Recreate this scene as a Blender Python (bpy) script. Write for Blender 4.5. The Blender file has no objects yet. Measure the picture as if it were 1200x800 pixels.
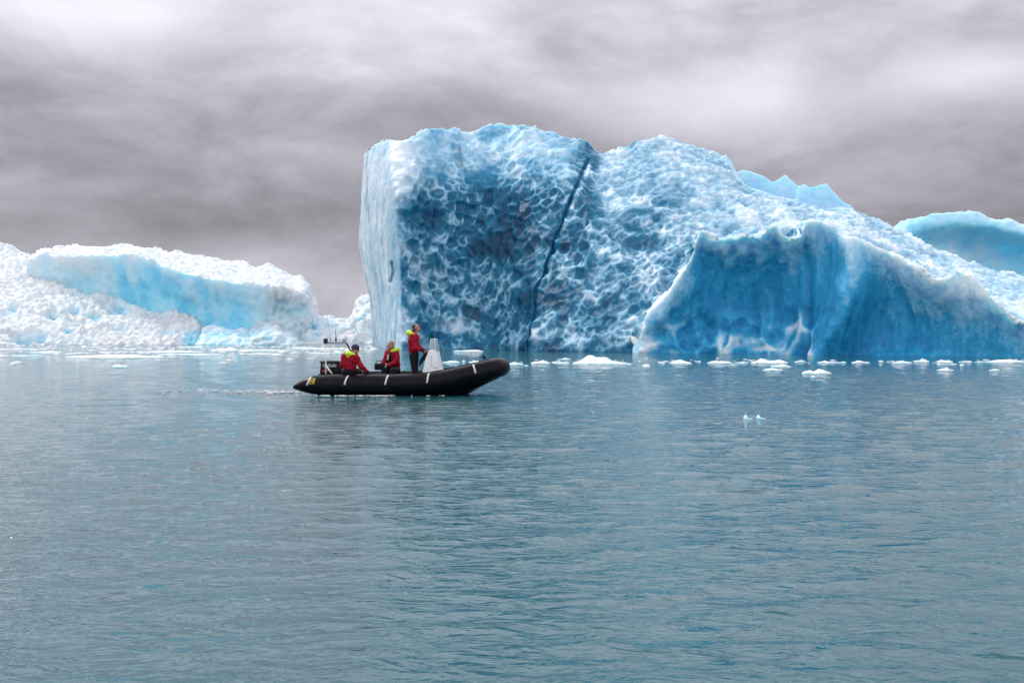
import bpy, bmesh, math, random
import numpy as np
from mathutils import Vector, Matrix

random.seed(7)
RNG = np.random.default_rng(11)
SC = bpy.context.scene
COL = SC.collection
F, CAMH, HZ = 1287.0, 1.84, 380.0      # focal length in photo pixels, eye height, horizon row


def W(px, py, d):
    """a point seen at photo position (px, py), d metres ahead"""
    return ((px - 600.0) / F * d, d, CAMH + (HZ - py) / F * d)


def dist_at(py):
    return F * CAMH / (py - HZ)          # distance of the water surface seen on row py


# ------------------------------------------------------------------ numpy noise
def _h(ix, iy, iz, seed):
    h = (ix.astype(np.uint32) * np.uint32(374761393) + iy.astype(np.uint32) * np.uint32(668265263)
         + iz.astype(np.uint32) * np.uint32(2147483647) + np.uint32(seed * 974711 + 12345))
    h = (h ^ (h >> np.uint32(13))) * np.uint32(1274126177)
    h = (h ^ (h >> np.uint32(16))) * np.uint32(2246822519)
    h = h ^ (h >> np.uint32(15))
    return h.astype(np.float64) / 4294967295.0


def vnoise(p, seed=0):
    """value noise in -1..1 at p (N,3)"""
    i = np.floor(p).astype(np.int64)
    f = p - i
    u = f * f * f * (f * (f * 6 - 15) + 10)
    i = i.astype(np.int32)
    r = 0
    for dx in (0, 1):
        wx = u[:, 0] if dx else 1 - u[:, 0]
        for dy in (0, 1):
            wy = u[:, 1] if dy else 1 - u[:, 1]
            for dz in (0, 1):
                wz = u[:, 2] if dz else 1 - u[:, 2]
                r = r + wx * wy * wz * _h(i[:, 0] + dx, i[:, 1] + dy, i[:, 2] + dz, seed)
    return r * 2 - 1


def fbm(p, oct=4, seed=0, gain=0.5):
    a, s, t = 1.0, 0.0, 0.0
    for k in range(oct):
        s = s + a * vnoise(p * 2.0 ** k + 17.3 * k, seed + k)
        t += a
        a *= gain
    return s / t * 1.4


def worley(p, seed=0):
    i = np.floor(p).astype(np.int64)
    n = len(p)
    F1 = np.full(n, 9.0)
    F2 = np.full(n, 9.0)
    ID = np.zeros(n)
    for dx in (-1, 0, 1):
        for dy in (-1, 0, 1):
            for dz in (-1, 0, 1):
                c = (i + np.array([dx, dy, dz]))
                ci = c.astype(np.int32)
                q = np.stack([_h(ci[:, 0], ci[:, 1], ci[:, 2], seed + k) for k in (1, 2, 3)], 1)
                d = np.sqrt(((c + 0.08 + 0.84 * q - p) ** 2).sum(1))
                new = d < F1
                F2 = np.where(new, F1, np.minimum(F2, d))
                ID = np.where(new, q[:, 0], ID)
                F1 = np.where(new, d, F1)
    return F1, F2, ID


def sstep(a, b, x):
    t = np.clip((x - a) / (b - a), 0, 1)
    return t * t * (3 - 2 * t)


# ------------------------------------------------------------------ object helpers
def tag(o, label=None, cat=None, group=None, kind=None):
    if label: o['label'] = label
    if cat: o['category'] = cat
    if group: o['group'] = group
    if kind: o['kind'] = kind
    return o


def link(name, me, mat=None, parent=None, smooth=True):
    o = bpy.data.objects.new(name, me)
    COL.objects.link(o)
    if mat: me.materials.append(mat)
    if parent: o.parent = parent
    if smooth:
        me.polygons.foreach_set('use_smooth', np.ones(len(me.polygons), bool))
    return o


def empty(name, loc=(0, 0, 0), rz=0.0):
    o = bpy.data.objects.new(name, None)
    COL.objects.link(o)
    o.location = loc
    o.rotation_euler = (0, 0, rz)
    return o


def from_bm(name, bm, mat=None, parent=None, smooth=True):
    me = bpy.data.meshes.new(name)
    bmesh.ops.recalc_face_normals(bm, faces=bm.faces)
    bm.to_mesh(me)
    bm.free()
    return link(name, me, mat, parent, smooth)


def remeshed(me, voxel):
    """voxel-merge every shell in me into one closed surface"""
    o = bpy.data.objects.new('work', me)
    COL.objects.link(o)
    m = o.modifiers.new('merge', 'REMESH')
    m.mode = 'VOXEL'
    m.voxel_size = voxel
    dg = bpy.context.evaluated_depsgraph_get()
    out = bpy.data.meshes.new_from_object(o.evaluated_get(dg))
    bpy.data.objects.remove(o)
    bpy.data.meshes.remove(me)
    return out


def get_co(me):
    c = np.empty(len(me.vertices) * 3)
    me.vertices.foreach_get('co', c)
    return c.reshape(-1, 3)


def get_no(me):
    c = np.empty(len(me.vertices) * 3)
    me.vertices.foreach_get('normal', c)
    return c.reshape(-1, 3)


def set_co(me, c):
    me.vertices.foreach_set('co', np.ascontiguousarray(c, dtype=np.float64).ravel())
    me.update()


def smooth_co(me, it, lam=0.6):
    e = np.empty(len(me.edges) * 2, dtype=np.int32)
    me.edges.foreach_get('vertices', e)
    e = e.reshape(-1, 2)
    co = get_co(me)
    n = len(co)
    deg = np.bincount(e.ravel(), minlength=n).astype(float)
    deg[deg == 0] = 1
    for _ in range(it):
        s = np.stack([np.bincount(e[:, 0], co[e[:, 1], k], n) + np.bincount(e[:, 1], co[e[:, 0], k], n) for k in range(3)], 1)
        co = co * (1 - lam) + lam * s / deg[:, None]
    set_co(me, co)


def attr(me, name, v):
    a = me.attributes.new(name, 'FLOAT', 'POINT')
    a.data.foreach_set('value', np.ascontiguousarray(v, dtype=np.float32))


# ------------------------------------------------------------------ materials
def new_mat(name):
    m = bpy.data.materials.new(name)
    m.use_nodes = True
    nt = m.node_tree
    return m, nt, nt.nodes['Principled BSDF']


def N(nt, typ, **kw):
    n = nt.nodes.new(typ)
    for k, v in kw.items():
        if k in n.inputs.keys() if hasattr(n.inputs, 'keys') else False:
            n.inputs[k].default_value = v
        else:
            setattr(n, k, v)
    return n


def ramp(nt, fac, stops, interp='LINEAR'):
    r = nt.nodes.new('ShaderNodeValToRGB')
    r.color_ramp.interpolation = interp
    el = r.color_ramp.elements
    while len(el) < len(stops): el.new(0.5)
    for e, (p, c) in zip(el, stops):
        e.position = p
        e.color = (*c, 1) if len(c) == 3 else c
    nt.links.new(fac, r.inputs[0])
    return r.outputs[0]


def math_n(nt, op, a, b=None, clamp=False):
    m = nt.nodes.new('ShaderNodeMath')
    m.operation = op
    m.use_clamp = clamp
    for k, v in ((0, a), (1, b)):
        if v is None: continue
        if isinstance(v, (int, float)): m.inputs[k].default_value = v
        else: nt.links.new(v, m.inputs[k])
    return m.outputs[0]


def mixc(nt, fac, a, b, blend='MIX'):
    m = nt.nodes.new('ShaderNodeMix')
    m.data_type = 'RGBA'
    m.blend_type = blend
    for k, v in ((0, fac), (6, a), (7, b)):
        if isinstance(v, (int, float)): m.inputs[k].default_value = v
        elif isinstance(v, tuple): m.inputs[k].default_value = (*v, 1)
        else: nt.links.new(v, m.inputs[k])
    return m.outputs[2]


def noise_n(nt, vec, scale, detail=3, rough=0.5, dist=0.0):
    n = nt.nodes.new('ShaderNodeTexNoise')
    n.inputs['Scale'].default_value = scale
    n.inputs['Detail'].default_value = detail
    n.inputs['Roughness'].default_value = rough
    n.inputs['Distortion'].default_value = dist
    if vec is not None: nt.links.new(vec, n.inputs['Vector'])
    return n.outputs['Fac']


def mapping(nt, vec, scale=(1, 1, 1), rot=(0, 0, 0), loc=(0, 0, 0)):
    m = nt.nodes.new('ShaderNodeMapping')
    m.inputs['Scale'].default_value = scale
    m.inputs['Rotation'].default_value = rot
    m.inputs['Location'].default_value = loc
    nt.links.new(vec, m.inputs['Vector'])
    return m.outputs[0]


def ice_material(name, deep, mid, pale, white, sss=0.55, rough=0.3, bump=0.5, fine=5.0, grain=0.35, teal=None):
    """weathered bubbly crust over clear blue glacier ice; 'frost' sets the crust and colours in the glow of thin or upper ice"""
    m, nt, b = new_mat(name)
    tc = nt.nodes.new('ShaderNodeTexCoord').outputs['Object']
    fr = N(nt, 'ShaderNodeAttribute', attribute_name='frost_glow').outputs['Fac']
    di = N(nt, 'ShaderNodeAttribute', attribute_name='dirt').outputs['Fac']
    n1 = noise_n(nt, tc, 2.2, 5, 0.62)
    n2 = noise_n(nt, tc, 11, 3, 0.6)
    t = math_n(nt, 'ADD', fr, math_n(nt, 'MULTIPLY', math_n(nt, 'SUBTRACT', n1, 0.5), grain))
    t = math_n(nt, 'ADD', t, math_n(nt, 'MULTIPLY', math_n(nt, 'SUBTRACT', n2, 0.5), 0.22), clamp=True)
    c = ramp(nt, t, [(0.0, deep), (0.38, mid), (0.68, pale), (1.0, white)])
    if teal:
        c2 = ramp(nt, t, [(0.0, teal), (0.38, (0.035, 0.38, 0.65)), (0.68, (0.38, 0.66, 0.81)), (1.0, white)])
        c = mixc(nt, N(nt, 'ShaderNodeAttribute', attribute_name='clear_teal').outputs['Fac'], c, c2)
    c = mixc(nt, math_n(nt, 'MULTIPLY', di, noise_n(nt, tc, 3.0, 5, 0.7), clamp=True), c, (0.045, 0.05, 0.055))
    nt.links.new(c, b.inputs['Base Color'])
    b.inputs['Subsurface Weight'].default_value = sss
    b.inputs['Subsurface Radius'].default_value = (0.25, 0.8, 1.0)
    b.inputs['Subsurface Scale'].default_value = 0.9
    b.inputs['IOR'].default_value = 1.31
    b.inputs['Roughness'].default_value = rough
    bn = math_n(nt, 'ADD', math_n(nt, 'MULTIPLY', noise_n(nt, tc, fine, 6, 0.65), 1.0),
                math_n(nt, 'MULTIPLY', noise_n(nt, tc, fine * 4.3, 4, 0.6), 0.3))
    bp = nt.nodes.new('ShaderNodeBump')
    bp.inputs['Strength'].default_value = bump
    bp.inputs['Distance'].default_value = 0.12
    nt.links.new(bn, bp.inputs['Height'])
    nt.links.new(bp.outputs[0], b.inputs['Normal'])
    return m


def plain(name, col, rough=0.5, metal=0.0, vary=0.25, scale=18.0, bump=0.15, coat=0.0, spec=0.5):
    m, nt, b = new_mat(name)
    tc = nt.nodes.new('ShaderNodeTexCoord').outputs['Object']
    n = noise_n(nt, tc, scale, 4, 0.6)
    lo = tuple(c * (1 - vary) for c in col)
    hi = tuple(min(1, c * (1 + vary)) for c in col)
    nt.links.new(ramp(nt, n, [(0.3, lo), (0.7, hi)]), b.inputs['Base Color'])
    b.inputs['Roughness'].default_value = rough
    b.inputs['Metallic'].default_value = metal
    b.inputs['Coat Weight'].default_value = coat
    b.inputs['Specular IOR Level'].default_value = spec
    if bump:
        bp = nt.nodes.new('ShaderNodeBump')
        bp.inputs['Strength'].default_value = bump
        bp.inputs['Distance'].default_value = 0.01
        nt.links.new(n, bp.inputs['Height'])
        nt.links.new(bp.outputs[0], b.inputs['Normal'])
    return m


ICE_BLUE = ice_material('blue_ice', (0.002, 0.052, 0.12), (0.018, 0.185, 0.31), (0.30, 0.51, 0.645), (0.86, 0.90, 0.92), fine=6.5, grain=0.2, teal=(0.006, 0.17, 0.40))
ICE_PALE = ice_material('pale_ice', (0.07, 0.47, 0.76), (0.27, 0.72, 0.90), (0.58, 0.79, 0.86), (0.70, 0.735, 0.75), rough=0.3, fine=6.0)
ICE_SNOW = ice_material('snowy_ice', (0.07, 0.45, 0.70), (0.30, 0.70, 0.86), (0.68, 0.84, 0.90), (0.82, 0.84, 0.84), sss=0.10, rough=0.25, bump=1.0, fine=7.0, grain=0.4)
ICE_FLOE = ice_material('floe_ice', (0.10, 0.45, 0.60), (0.35, 0.68, 0.78), (0.70, 0.82, 0.85), (0.86, 0.88, 0.88), sss=0.3, fine=9.0)

# ------------------------------------------------------------------ icebergs
def catmull(a, n, axis):
    """resample a along axis with n points per span (Catmull-Rom, mild tension)"""
    a = np.moveaxis(a, axis, 0)
    k = len(a)
    pad = np.concatenate([a[:1], a, a[-1:]], 0)
    out = []
    for i in range(k - 1):
        p0, p1, p2, p3 = pad[i], pad[i + 1], pad[i + 2], pad[i + 3]
        t = np.linspace(0, 1, n, endpoint=False).reshape((-1,) + (1,) * (a.ndim - 1))
        m1, m2 = (p2 - p0) * 0.38, (p3 - p1) * 0.38
        out.append((2 * t ** 3 - 3 * t ** 2 + 1) * p1 + (t ** 3 - 2 * t ** 2 + t) * m1
                   + (-2 * t ** 3 + 3 * t ** 2) * p2 + (t ** 3 - t ** 2) * m2)
    out.append(a[-1:])
    return np.moveaxis(np.concatenate(out, 0), 0, axis)


def shell(bm, rows, outline=None, T=12.0, nu=10, nv=8, deep=-2.5, shelf=None, fall=2.0, top_rows=1):
    """closed solid: a front given by rows of (px, py or None for the waterline, distance) from the water up, and a back"""
    C = len(rows[0])
    g = np.zeros((len(rows), C, 3))
    for r, row in enumerate(rows):
        for c, (px, py, d) in enumerate(row):
            if py is None: py = HZ + F * CAMH / d
            g[r, c] = W(px, py, d)
    g = catmull(g, nu, 1)
    g = catmull(g, nv, 0)
    if outline is not None:              # fit the crest to the outline, easing out below it
        top = g[-1]
        px = 600 + F * top[:, 0] / top[:, 1]
        ox, oy = np.array(outline).T
        want = CAMH + (HZ - np.interp(px, ox, oy)) / F * top[:, 1]
        dz = want - top[:, 2]
        R = len(g)
        v = np.clip((np.arange(R) - (R - 1 - nv * top_rows)) / (nv * top_rows), 0, 1) ** fall
        g[:, :, 2] += v[:, None] * dz[None, :]
    base = g[0].copy(); base[:, 2] = deep
    top = g[-1]
    back = []
    if shelf:
        s = top.copy(); s[:, 1] += shelf; s[:, 2] -= 0.25; back.append(s)
    b1 = top.copy(); b1[:, 1] += (shelf or 0) + T * 0.35; b1[:, 2] *= 0.7; back.append(b1)
    b2 = top.copy(); b2[:, 1] += (shelf or 0) + T * 0.6; b2[:, 2] = deep; back.append(b2)
    ring = np.concatenate([base[None], g, np.array(back)], 0)
    R, Cn = ring.shape[:2]
    vs = [[bm.verts.new(ring[r, c]) for c in range(Cn)] for r in range(R)]
    for r in range(R):
        r2 = (r + 1) % R
        for c in range(Cn - 1):
            bm.faces.new((vs[r][c], vs[r][c + 1], vs[r2][c + 1], vs[r2][c]))
    for c in (0, Cn - 1):
        cen = bm.verts.new(ring[:, c].mean(0))
        for r in range(R):
            a, b = vs[r][c], vs[(r + 1) % R][c]
            bm.faces.new((a, b, cen) if c == 0 else (b, a, cen))


def berg(name, shells, voxel, smooth, displace, mat, origin, **t):
    bm = bmesh.new()
    for s in shells: s(bm)
    bmesh.ops.recalc_face_normals(bm, faces=bm.faces)
    me = bpy.data.meshes.new(name)
    bm.to_mesh(me); bm.free()
    me = remeshed(me, voxel)
    me.name = name
    smooth_co(me, smooth)
    co, no = get_co(me), get_no(me)
    px = 600 + F * co[:, 0] / co[:, 1]
    py = HZ - F * (co[:, 2] - CAMH) / co[:, 1]
    disp, frost_glow, dirt, *extra = displace(co, no, px, py)
    if disp.ndim == 1: disp = no * disp[:, None]
    set_co(me, co + disp - np.array(origin))
    attr(me, 'frost_glow', frost_glow); attr(me, 'dirt', dirt)
    if extra: attr(me, 'clear_teal', extra[0])
    o = link(name, me, mat)
    o.location = origin
    tag(o, **t)
    return o


def seg_dist(px, py, pts):
    """distance in photo pixels to a polyline, and the fraction along it"""
    best = np.full(len(px), 1e9); fr = np.zeros(len(px))
    n = len(pts) - 1
    for i in range(n):
        ax, ay = pts[i]; bx, by = pts[i + 1]
        L = (bx - ax) ** 2 + (by - ay) ** 2
        t = np.clip(((px - ax) * (bx - ax) + (py - ay) * (by - ay)) / L, 0, 1)
        d = np.hypot(px - ax - t * (bx - ax), py - ay - t * (by - ay))
        m = d < best
        best = np.where(m, d, best); fr = np.where(m, (i + t) / n, fr)
    return best, fr


# --- the tall blue iceberg
MAIN_TOP = [(420, 200), (426, 182), (432, 173), (443, 166), (452, 160), (460, 162), (466, 165), (487, 157), (496, 150), (509, 151),
            (520, 153), (526, 149), (532, 149), (539, 155), (545, 157), (556, 151), (567, 147), (596, 145), (621, 146), (639, 151),
            (661, 159), (690, 166), (700, 177), (704, 179), (723, 176), (741, 167), (763, 160), (785, 161), (807, 167), (828, 174),
            (843, 178), (853, 181), (860, 196), (875, 224), (893, 226), (908, 231), (930, 233), (945, 244), (974, 243), (987, 239), (1000, 243), (1010, 248),
            (1023, 256), (1039, 261), (1052, 269), (1075, 282), (1101, 292), (1127, 303), (1153, 313), (1189, 323), (1200, 326), (1330, 372)]
RIM = [(745, 396), (760, 366), (785, 341), (807, 308), (817, 279), (821, 267), (828, 270), (850, 279), (872, 272), (890, 276), (905, 264),
       (910, 261), (917, 274), (926, 281), (939, 276), (944, 258), (960, 257), (977, 264), (986, 273), (992, 276), (1010, 279), (1026, 287),
       (1042, 294), (1062, 305), (1081, 313), (1094, 325), (1107, 326), (1120, 320), (1140, 320), (1153, 333), (1169, 352), (1189, 367),
       (1200, 378), (1330, 406)]
RIM_D = [(745, 71), (785, 69.8), (819, 68.5), (850, 68), (890, 67.5), (926, 67), (960, 66.3), (992, 65.3), (1042, 64.5), (1094, 62.5), (1140, 61.3), (1200, 59.5), (1330, 57)]
CRACK = [(690, 186), (684, 199), (678, 213), (671, 228), (666, 239), (661, 251), (656, 266), (650, 281), (647, 287), (642, 300), (636, 319), (630, 337), (627, 351), (626, 364), (623, 374), (625, 388), (621, 399), (620, 416)]
RIB = [(992, 276), (1001, 326), (986, 368), (955, 414)]

body_rows = [
    [(440, None, 92), (466, None, 80), (525, None, 81), (582, None, 80.5), (622, None, 75.5), (700, None, 72.5), (780, None, 71), (855, None, 69.8), (930, None, 68), (1010, None, 66), (1100, None, 63.5), (1200, None, 60.5), (1330, None, 57.5)],
    [(433, 350, 92), (465, 350, 80.6), (522, 350, 82.5), (582, 350, 82.6), (632, 350, 78), (700, 350, 75.3), (780, 350, 73.5), (855, 345, 73.5), (930, 345, 73), (1010, 350, 70), (1100, 365, 66), (1200, 385, 63), (1330, 400, 60)],
    [(421, 285, 92), (463, 280, 81.2), (520, 280, 84), (582, 280, 84.5), (646, 280, 80.6), (700, 280, 79), (780, 280, 78), (858, 285, 77), (930, 285, 76.5), (1010, 300, 74), (1100, 340, 69), (1200, 370, 66), (1330, 390, 62)],
    [(423, 228, 92), (462, 215, 82), (520, 215, 85), (582, 215, 86), (664, 215, 83), (704, 222, 84), (780, 215, 84), (860, 232, 83), (935, 248, 82), (1010, 272, 80), (1100, 322, 75), (1200, 354, 71), (1330, 382, 65)],
    [(427, 180, 94), (460, 162, 86), (520, 153, 89), (582, 146, 91), (661, 159, 90), (702, 178, 90), (780, 161, 93), (858, 190, 92), (930, 233, 91), (1010, 248, 90), (1100, 292, 86), (1200, 326, 82), (1330, 372, 73)],
]
cliff_rows = [
    [(742, None, 71.4), (778, None, 70.4), (815, None, 70.2), (850, None, 70), (890, None, 69.5), (918, None, 68.5), (940, None, 66.6), (957, None, 65.2), (1030, None, 65.9), (1095, None, 64), (1140, None, 62.2), (1200, None, 60.2), (1330, None, 57)],
    [(743, 405, 71.2), (781, 385, 70.4), (816, 370, 70.4), (850, 370, 70.4), (890, 370, 70), (922, 370, 69), (955, 368, 66.8), (984, 368, 64.8), (1036, 370, 66), (1095, 375, 63.8), (1140, 375, 62), (1200, 398, 60), (1330, 412, 57)],
    [(744, 399, 71.1), (783, 362, 70), (818, 315, 69.6), (850, 318, 69.7), (890, 318, 69.3), (925, 318, 68.6), (960, 310, 66.9), (1000, 322, 64.9), (1040, 330, 65.4), (1095, 348, 63.1), (1140, 345, 61.5), (1200, 387, 59.7), (1330, 409, 57)],
    [(745, 396, 71), (785, 341, 69.8), (820, 269, 68.5), (850, 279, 68), (890, 275, 67.5), (926, 275, 67), (960, 257, 66.3), (992, 276, 65.3), (1042, 294, 64.5), (1094, 325, 62.5), (1140, 320, 61.3), (1200, 378, 59.5), (1330, 406, 57)],
]
FIN1 = [(852, 195), (857, 188), (864, 204), (870, 201), (880, 204), (894, 209), (906, 216), (915, 210), (921, 206), (928, 214), (934, 221), (938, 222)]
FIN2 = [(935, 222), (939, 221), (944, 219), (950, 224), (960, 220), (969, 218), (978, 228), (987, 238), (1000, 246)]
ax = [p[0] for p in FIN1]
fin1_rows = [[(x, 265, 91.5) for x in ax], [(x, 240, 92) for x in ax], [(x, y - 6, 92.3) for x, y in FIN1]]
ax2 = [p[0] for p in FIN2]
fin2_rows = [[(x, 270, 89.5) for x in ax2], [(x, 250, 90) for x in ax2], [(x, y - 6, 90.3) for x, y in FIN2]]


def disp_main(co, no, px, py):
    n = len(co)
    rim = np.interp(px, *np.array(RIM).T)
    rimd = np.interp(px, *np.array(RIM_D).T)
    cliff = ((px > 742) & (py > rim - 1.5) & (co[:, 1] < rimd + 3.4) & (no[:, 2] < 0.75)).astype(float)
    dr = np.clip(py - rim, 0, 400)
    left = sstep(-0.30, -0.62, no[:, 0]) * (px < 485)
    low = sstep(-0.3, 0.4, co[:, 2])
    warp = np.stack([fbm(co * 0.45, 3, 5), fbm(co * 0.45, 3, 15), fbm(co * 0.45, 3, 25)], 1)
    q = co + warp * 0.36
    # scallops of two sizes
    A1, A2, AI = worley(q / np.array([0.76, 0.95, 0.86]), 3)
    A12 = A2 - A1
    B1, B2, BI = worley((q @ np.array([[0.86, 0, -0.5], [0, 1, 0], [0.5, 0, 0.86]])) / np.array([0.8, 0.85, 0.56]), 8)
    S1, S2, SI = worley(q / 0.5, 31)
    L1, L2, LI = worley(q / np.array([1.9, 2.1, 2.2]) + 0.3 * warp, 36)
    C1, C2, CI = worley(q / np.array([1.7, 2.0, 2.3]), 41)
    big = fbm(co * 0.22, 3, 50)
    med = fbm(co * 0.7, 4, 60)
    fin = fbm(co * 2.6, 4, 70)
    up = no[:, 2]
    nz2 = fbm(co * 1.1, 3, 95)
    tB = sstep(665, 760, px)
    tS = np.clip(sstep(0.50, 0.75, up + 0.2 * med + 0.2 * big) * sstep(770, 900, px + 40 * big) + sstep(0.72, 0.92, up), 0, 1)
    scal = (1 - tB) * (0.5 * (A1 ** 2 - 0.3) * (1 + 0.5 * nz2) * (0.55 + 0.45 * sstep(165, 215, py)) + 0.42 * (L1 ** 2 - 0.3)) + tB * (0.42 * (1 + 0.5 * nz2) * (B1 ** 2 - 0.3) + 0.35 * (L1 ** 2 - 0.3))
    scal2 = 0.10 * (S1 ** 2 - 0.3)
    rough = scal + scal2 + 0.35 * big + 0.13 * med + 0.035 * fin
    snow = -0.28 * (S1 - 0.4) + 0.28 * med + 0.1 * fin + 0.25 * (B1 ** 2 - 0.3) * 0.8
    body = rough * (1 - tS) + snow * tS
    streak = fbm(co * np.array([1.6, 1.6, 0.16]), 4, 80)
    lowc = sstep(352, 392, py + 12 * med) * sstep(975, 940, px)
    cl = 0.16 * big + 0.16 * streak + 0.02 * fin + lowc * (1.3 * (C1 ** 2 - 0.35) + 0.25 * (A1 ** 2 - 0.3)) + 0.06 * (L1 ** 2 - 0.3)
    lf = 0.05 * streak + 0.12 * big + 0.06 * med + 0.03 * fin
    d = body * (1 - left) + lf * left
    d = d * (1 - cliff) + cl * cliff
    disp = no * (d * (0.35 + 0.65 * low))[:, None]
    # crust, and translucent glow coloured into ridges, top and cliff
    nz = fbm(co * 0.5, 3, 90)
    rA = np.clip(1 - sstep(0.0, 0.22, A12 + 0.04 * fin), 0, 1) * np.clip(0.75 + 1.1 * nz2, 0.15, 1.5)
    rB = np.clip(1 - sstep(0.0, 0.27, (B2 - B1) + 0.06 * fin), 0, 1) * np.clip(0.8 + 0.9 * nz2, 0.1, 1.4)
    rL = 1 - sstep(0.0, 0.16, (L2 - L1) + 0.06 * fin)
    r = (1 - tB) * rA + tB * rB
    rS = 1 - sstep(0.0, 0.3, S2 - S1)
    base = 0.09 + 0.22 * nz + 0.10 * nz2 + 0.10 * big
    base += 0.62 * np.exp(-np.clip(px - 464, 0, 999) / 30.0)
    base += 0.38 * sstep(250, 160, py + 25 * nz) * sstep(705, 640, px)  # glow of the upper ice, put into the colour
    base += 0.16 * sstep(240, 400, py + 60 * nz) * np.clip(0.6 + nz2, 0, 1.4) * (1 - tB) + 0.10 * tB
    fr = base + (0.24 + 0.22 * nz) * r * (1 - 0.55 * sstep(230, 165, py) * sstep(720, 660, px)) + 0.26 * rL * np.clip(0.5 + nz, 0, 1) + 0.16 * rS * np.clip(nz2 + 0.3, 0, 1) + 0.38 * np.clip(up - 0.25, 0, 1)  # ridges coloured paler: bubbly crust and light through thin ice
    cap = 0.58 + 0.16 * tB + 0.1 * nz + 0.25 * np.clip(up, 0, 1) + 0.22 * np.exp(-np.clip(px - 462, 0, 999) / 30.0)
    fr = np.where(fr > cap - 0.1, cap - 0.1 + 0.1 * np.tanh((fr - cap + 0.1) / 0.1), fr)
    fr = fr * (1 - tS) + tS * (0.74 + 0.2 * med + 0.12 * nz2)
    fl = 0.80 + 0.16 * streak + 0.08 * nz2
    fr = fr * (1 - left) + fl * left
    rd, _ = seg_dist(px, py, RIB)
    rC = 1 - sstep(0.02, 0.30, C2 - C1 + 0.06 * fin)
    fc = 0.10 + 0.40 * np.exp(-dr / 12.0) + 0.50 * np.exp(-dr / 60.0) + 0.10 * streak + 0.05 * nz2 + 0.06 * fin + 0.07 * vnoise(co * 7.0, 97) + 0.2 * np.exp(-(rd / 6.0 + 0.4 * med) ** 2) + 0.10 * sstep(1000, 1060, px)  # rim crust, then a painted translucent glow fading down the cliff
    fc += lowc * (0.75 * rC * np.clip(0.6 + nz, 0, 1) + 0.15 * fin) + 0.35 * sstep(1100, 1125, px) * sstep(1170, 1140, px) * np.exp(-dr / 45.0)
    fr = fr * (1 - cliff) + fc * cliff
    # fins stay clear and pale
    fins = ((co[:, 1] > 88.6) & (px > 850) & (px < 1001) & (py < 250) & (py > 170)).astype(float)
    disp_f = no * (0.05 * fin + 0.05 * med)[:, None]
    finz = fins * (py < np.interp(px, [855, 875, 893, 908, 930, 945, 974, 1000], [190, 224, 226, 231, 233, 244, 243, 243]) + 4)
    disp = disp * (1 - finz)[:, None] + disp_f * finz[:, None]
    fr = fr * (1 - finz) + (0.72 + 0.08 * nz2) * finz
    # the long crack
    cd, cf = seg_dist(px, py, CRACK)
    front = (co[:, 1] < 91.5)
    w = np.clip(2.2 - 1.3 * cf + 0.3 * fin + 0.6 * nz2, 0.7, 3.0)
    g = np.exp(-(cd / w) ** 2) * front * (cd < 14)
    disp[:, 1] += 0.5 * g
    fr = fr * (1 - np.clip(g * 1.4, 0, 1)) + 0.24 * np.clip(g * 1.4, 0, 1)
    lip = np.exp(-((cd - 5.5) / 2.6) ** 2) * front  # lit right edge of the crack, brightened in the colour
    fr = fr + 0.22 * lip * (px > np.interp(py, [186, 281, 400], [690, 650, 621]))
    # lower left slit in the side face
    sd, _ = seg_dist(px, py, [(457, 308), (459, 318), (456, 330)])
    g2 = np.exp(-(sd / 1.6) ** 2) * (co[:, 1] < 90) * left
    disp[:, 1] += 0.5 * g2
    dirt = np.clip(0.9 * sstep(0.25, 0.75, fbm(co * 0.33, 4, 120)) * (1 - cliff) * (1 - tS), 0, 1)
    dirt *= np.clip(np.exp(-((px - 570) / 60) ** 2 - ((py - 340) / 70) ** 2) + np.exp(-((px - 720) / 110) ** 2 - ((py - 375) / 45) ** 2)
                    + 0.6 * np.exp(-((px - 610) / 30) ** 2 - ((py - 200) / 40) ** 2), 0, 1)
    dirt += 0.8 * g2  # the carved slit is coloured darker than the face
    s2, _ = seg_dist(px, py, [(538, 170), (541, 186), (545, 200)])
    dirt += 0.9 * np.exp(-(s2 / 1.8) ** 2) * (no[:, 1] < 0)
    s3, _ = seg_dist(px, py, [(431, 178), (430, 215), (433, 260)])
    dirt += 0.8 * np.exp(-(s3 / 1.3) ** 2)
    teal = np.clip(cliff + finz + 0.6 * sstep(235, 160, py) * sstep(700, 640, px), 0, 1)  # cliff and fins, plus the top's cyan glow as colour
    return disp, np.clip(fr, 0, 1), np.clip(dirt, 0, 1), teal


berg('iceberg', [lambda b: shell(b, body_rows, MAIN_TOP, T=16, nu=9, nv=8),
                 lambda b: shell(b, cliff_rows, RIM, T=8, nu=12, nv=8, shelf=3.5, fall=1.5),
                 lambda b: shell(b, fin1_rows, None, T=4.0, nu=3, nv=4, deep=4),
                 lambda b: shell(b, fin2_rows, None, T=4.0, nu=3, nv=4, deep=4)],
     0.092, 6, disp_main, ICE_BLUE, (8, 76, 0),
     label='towering deep blue iceberg with scalloped face and a long diagonal crack, behind the boat', cat='iceberg', group='icebergs')

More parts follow.
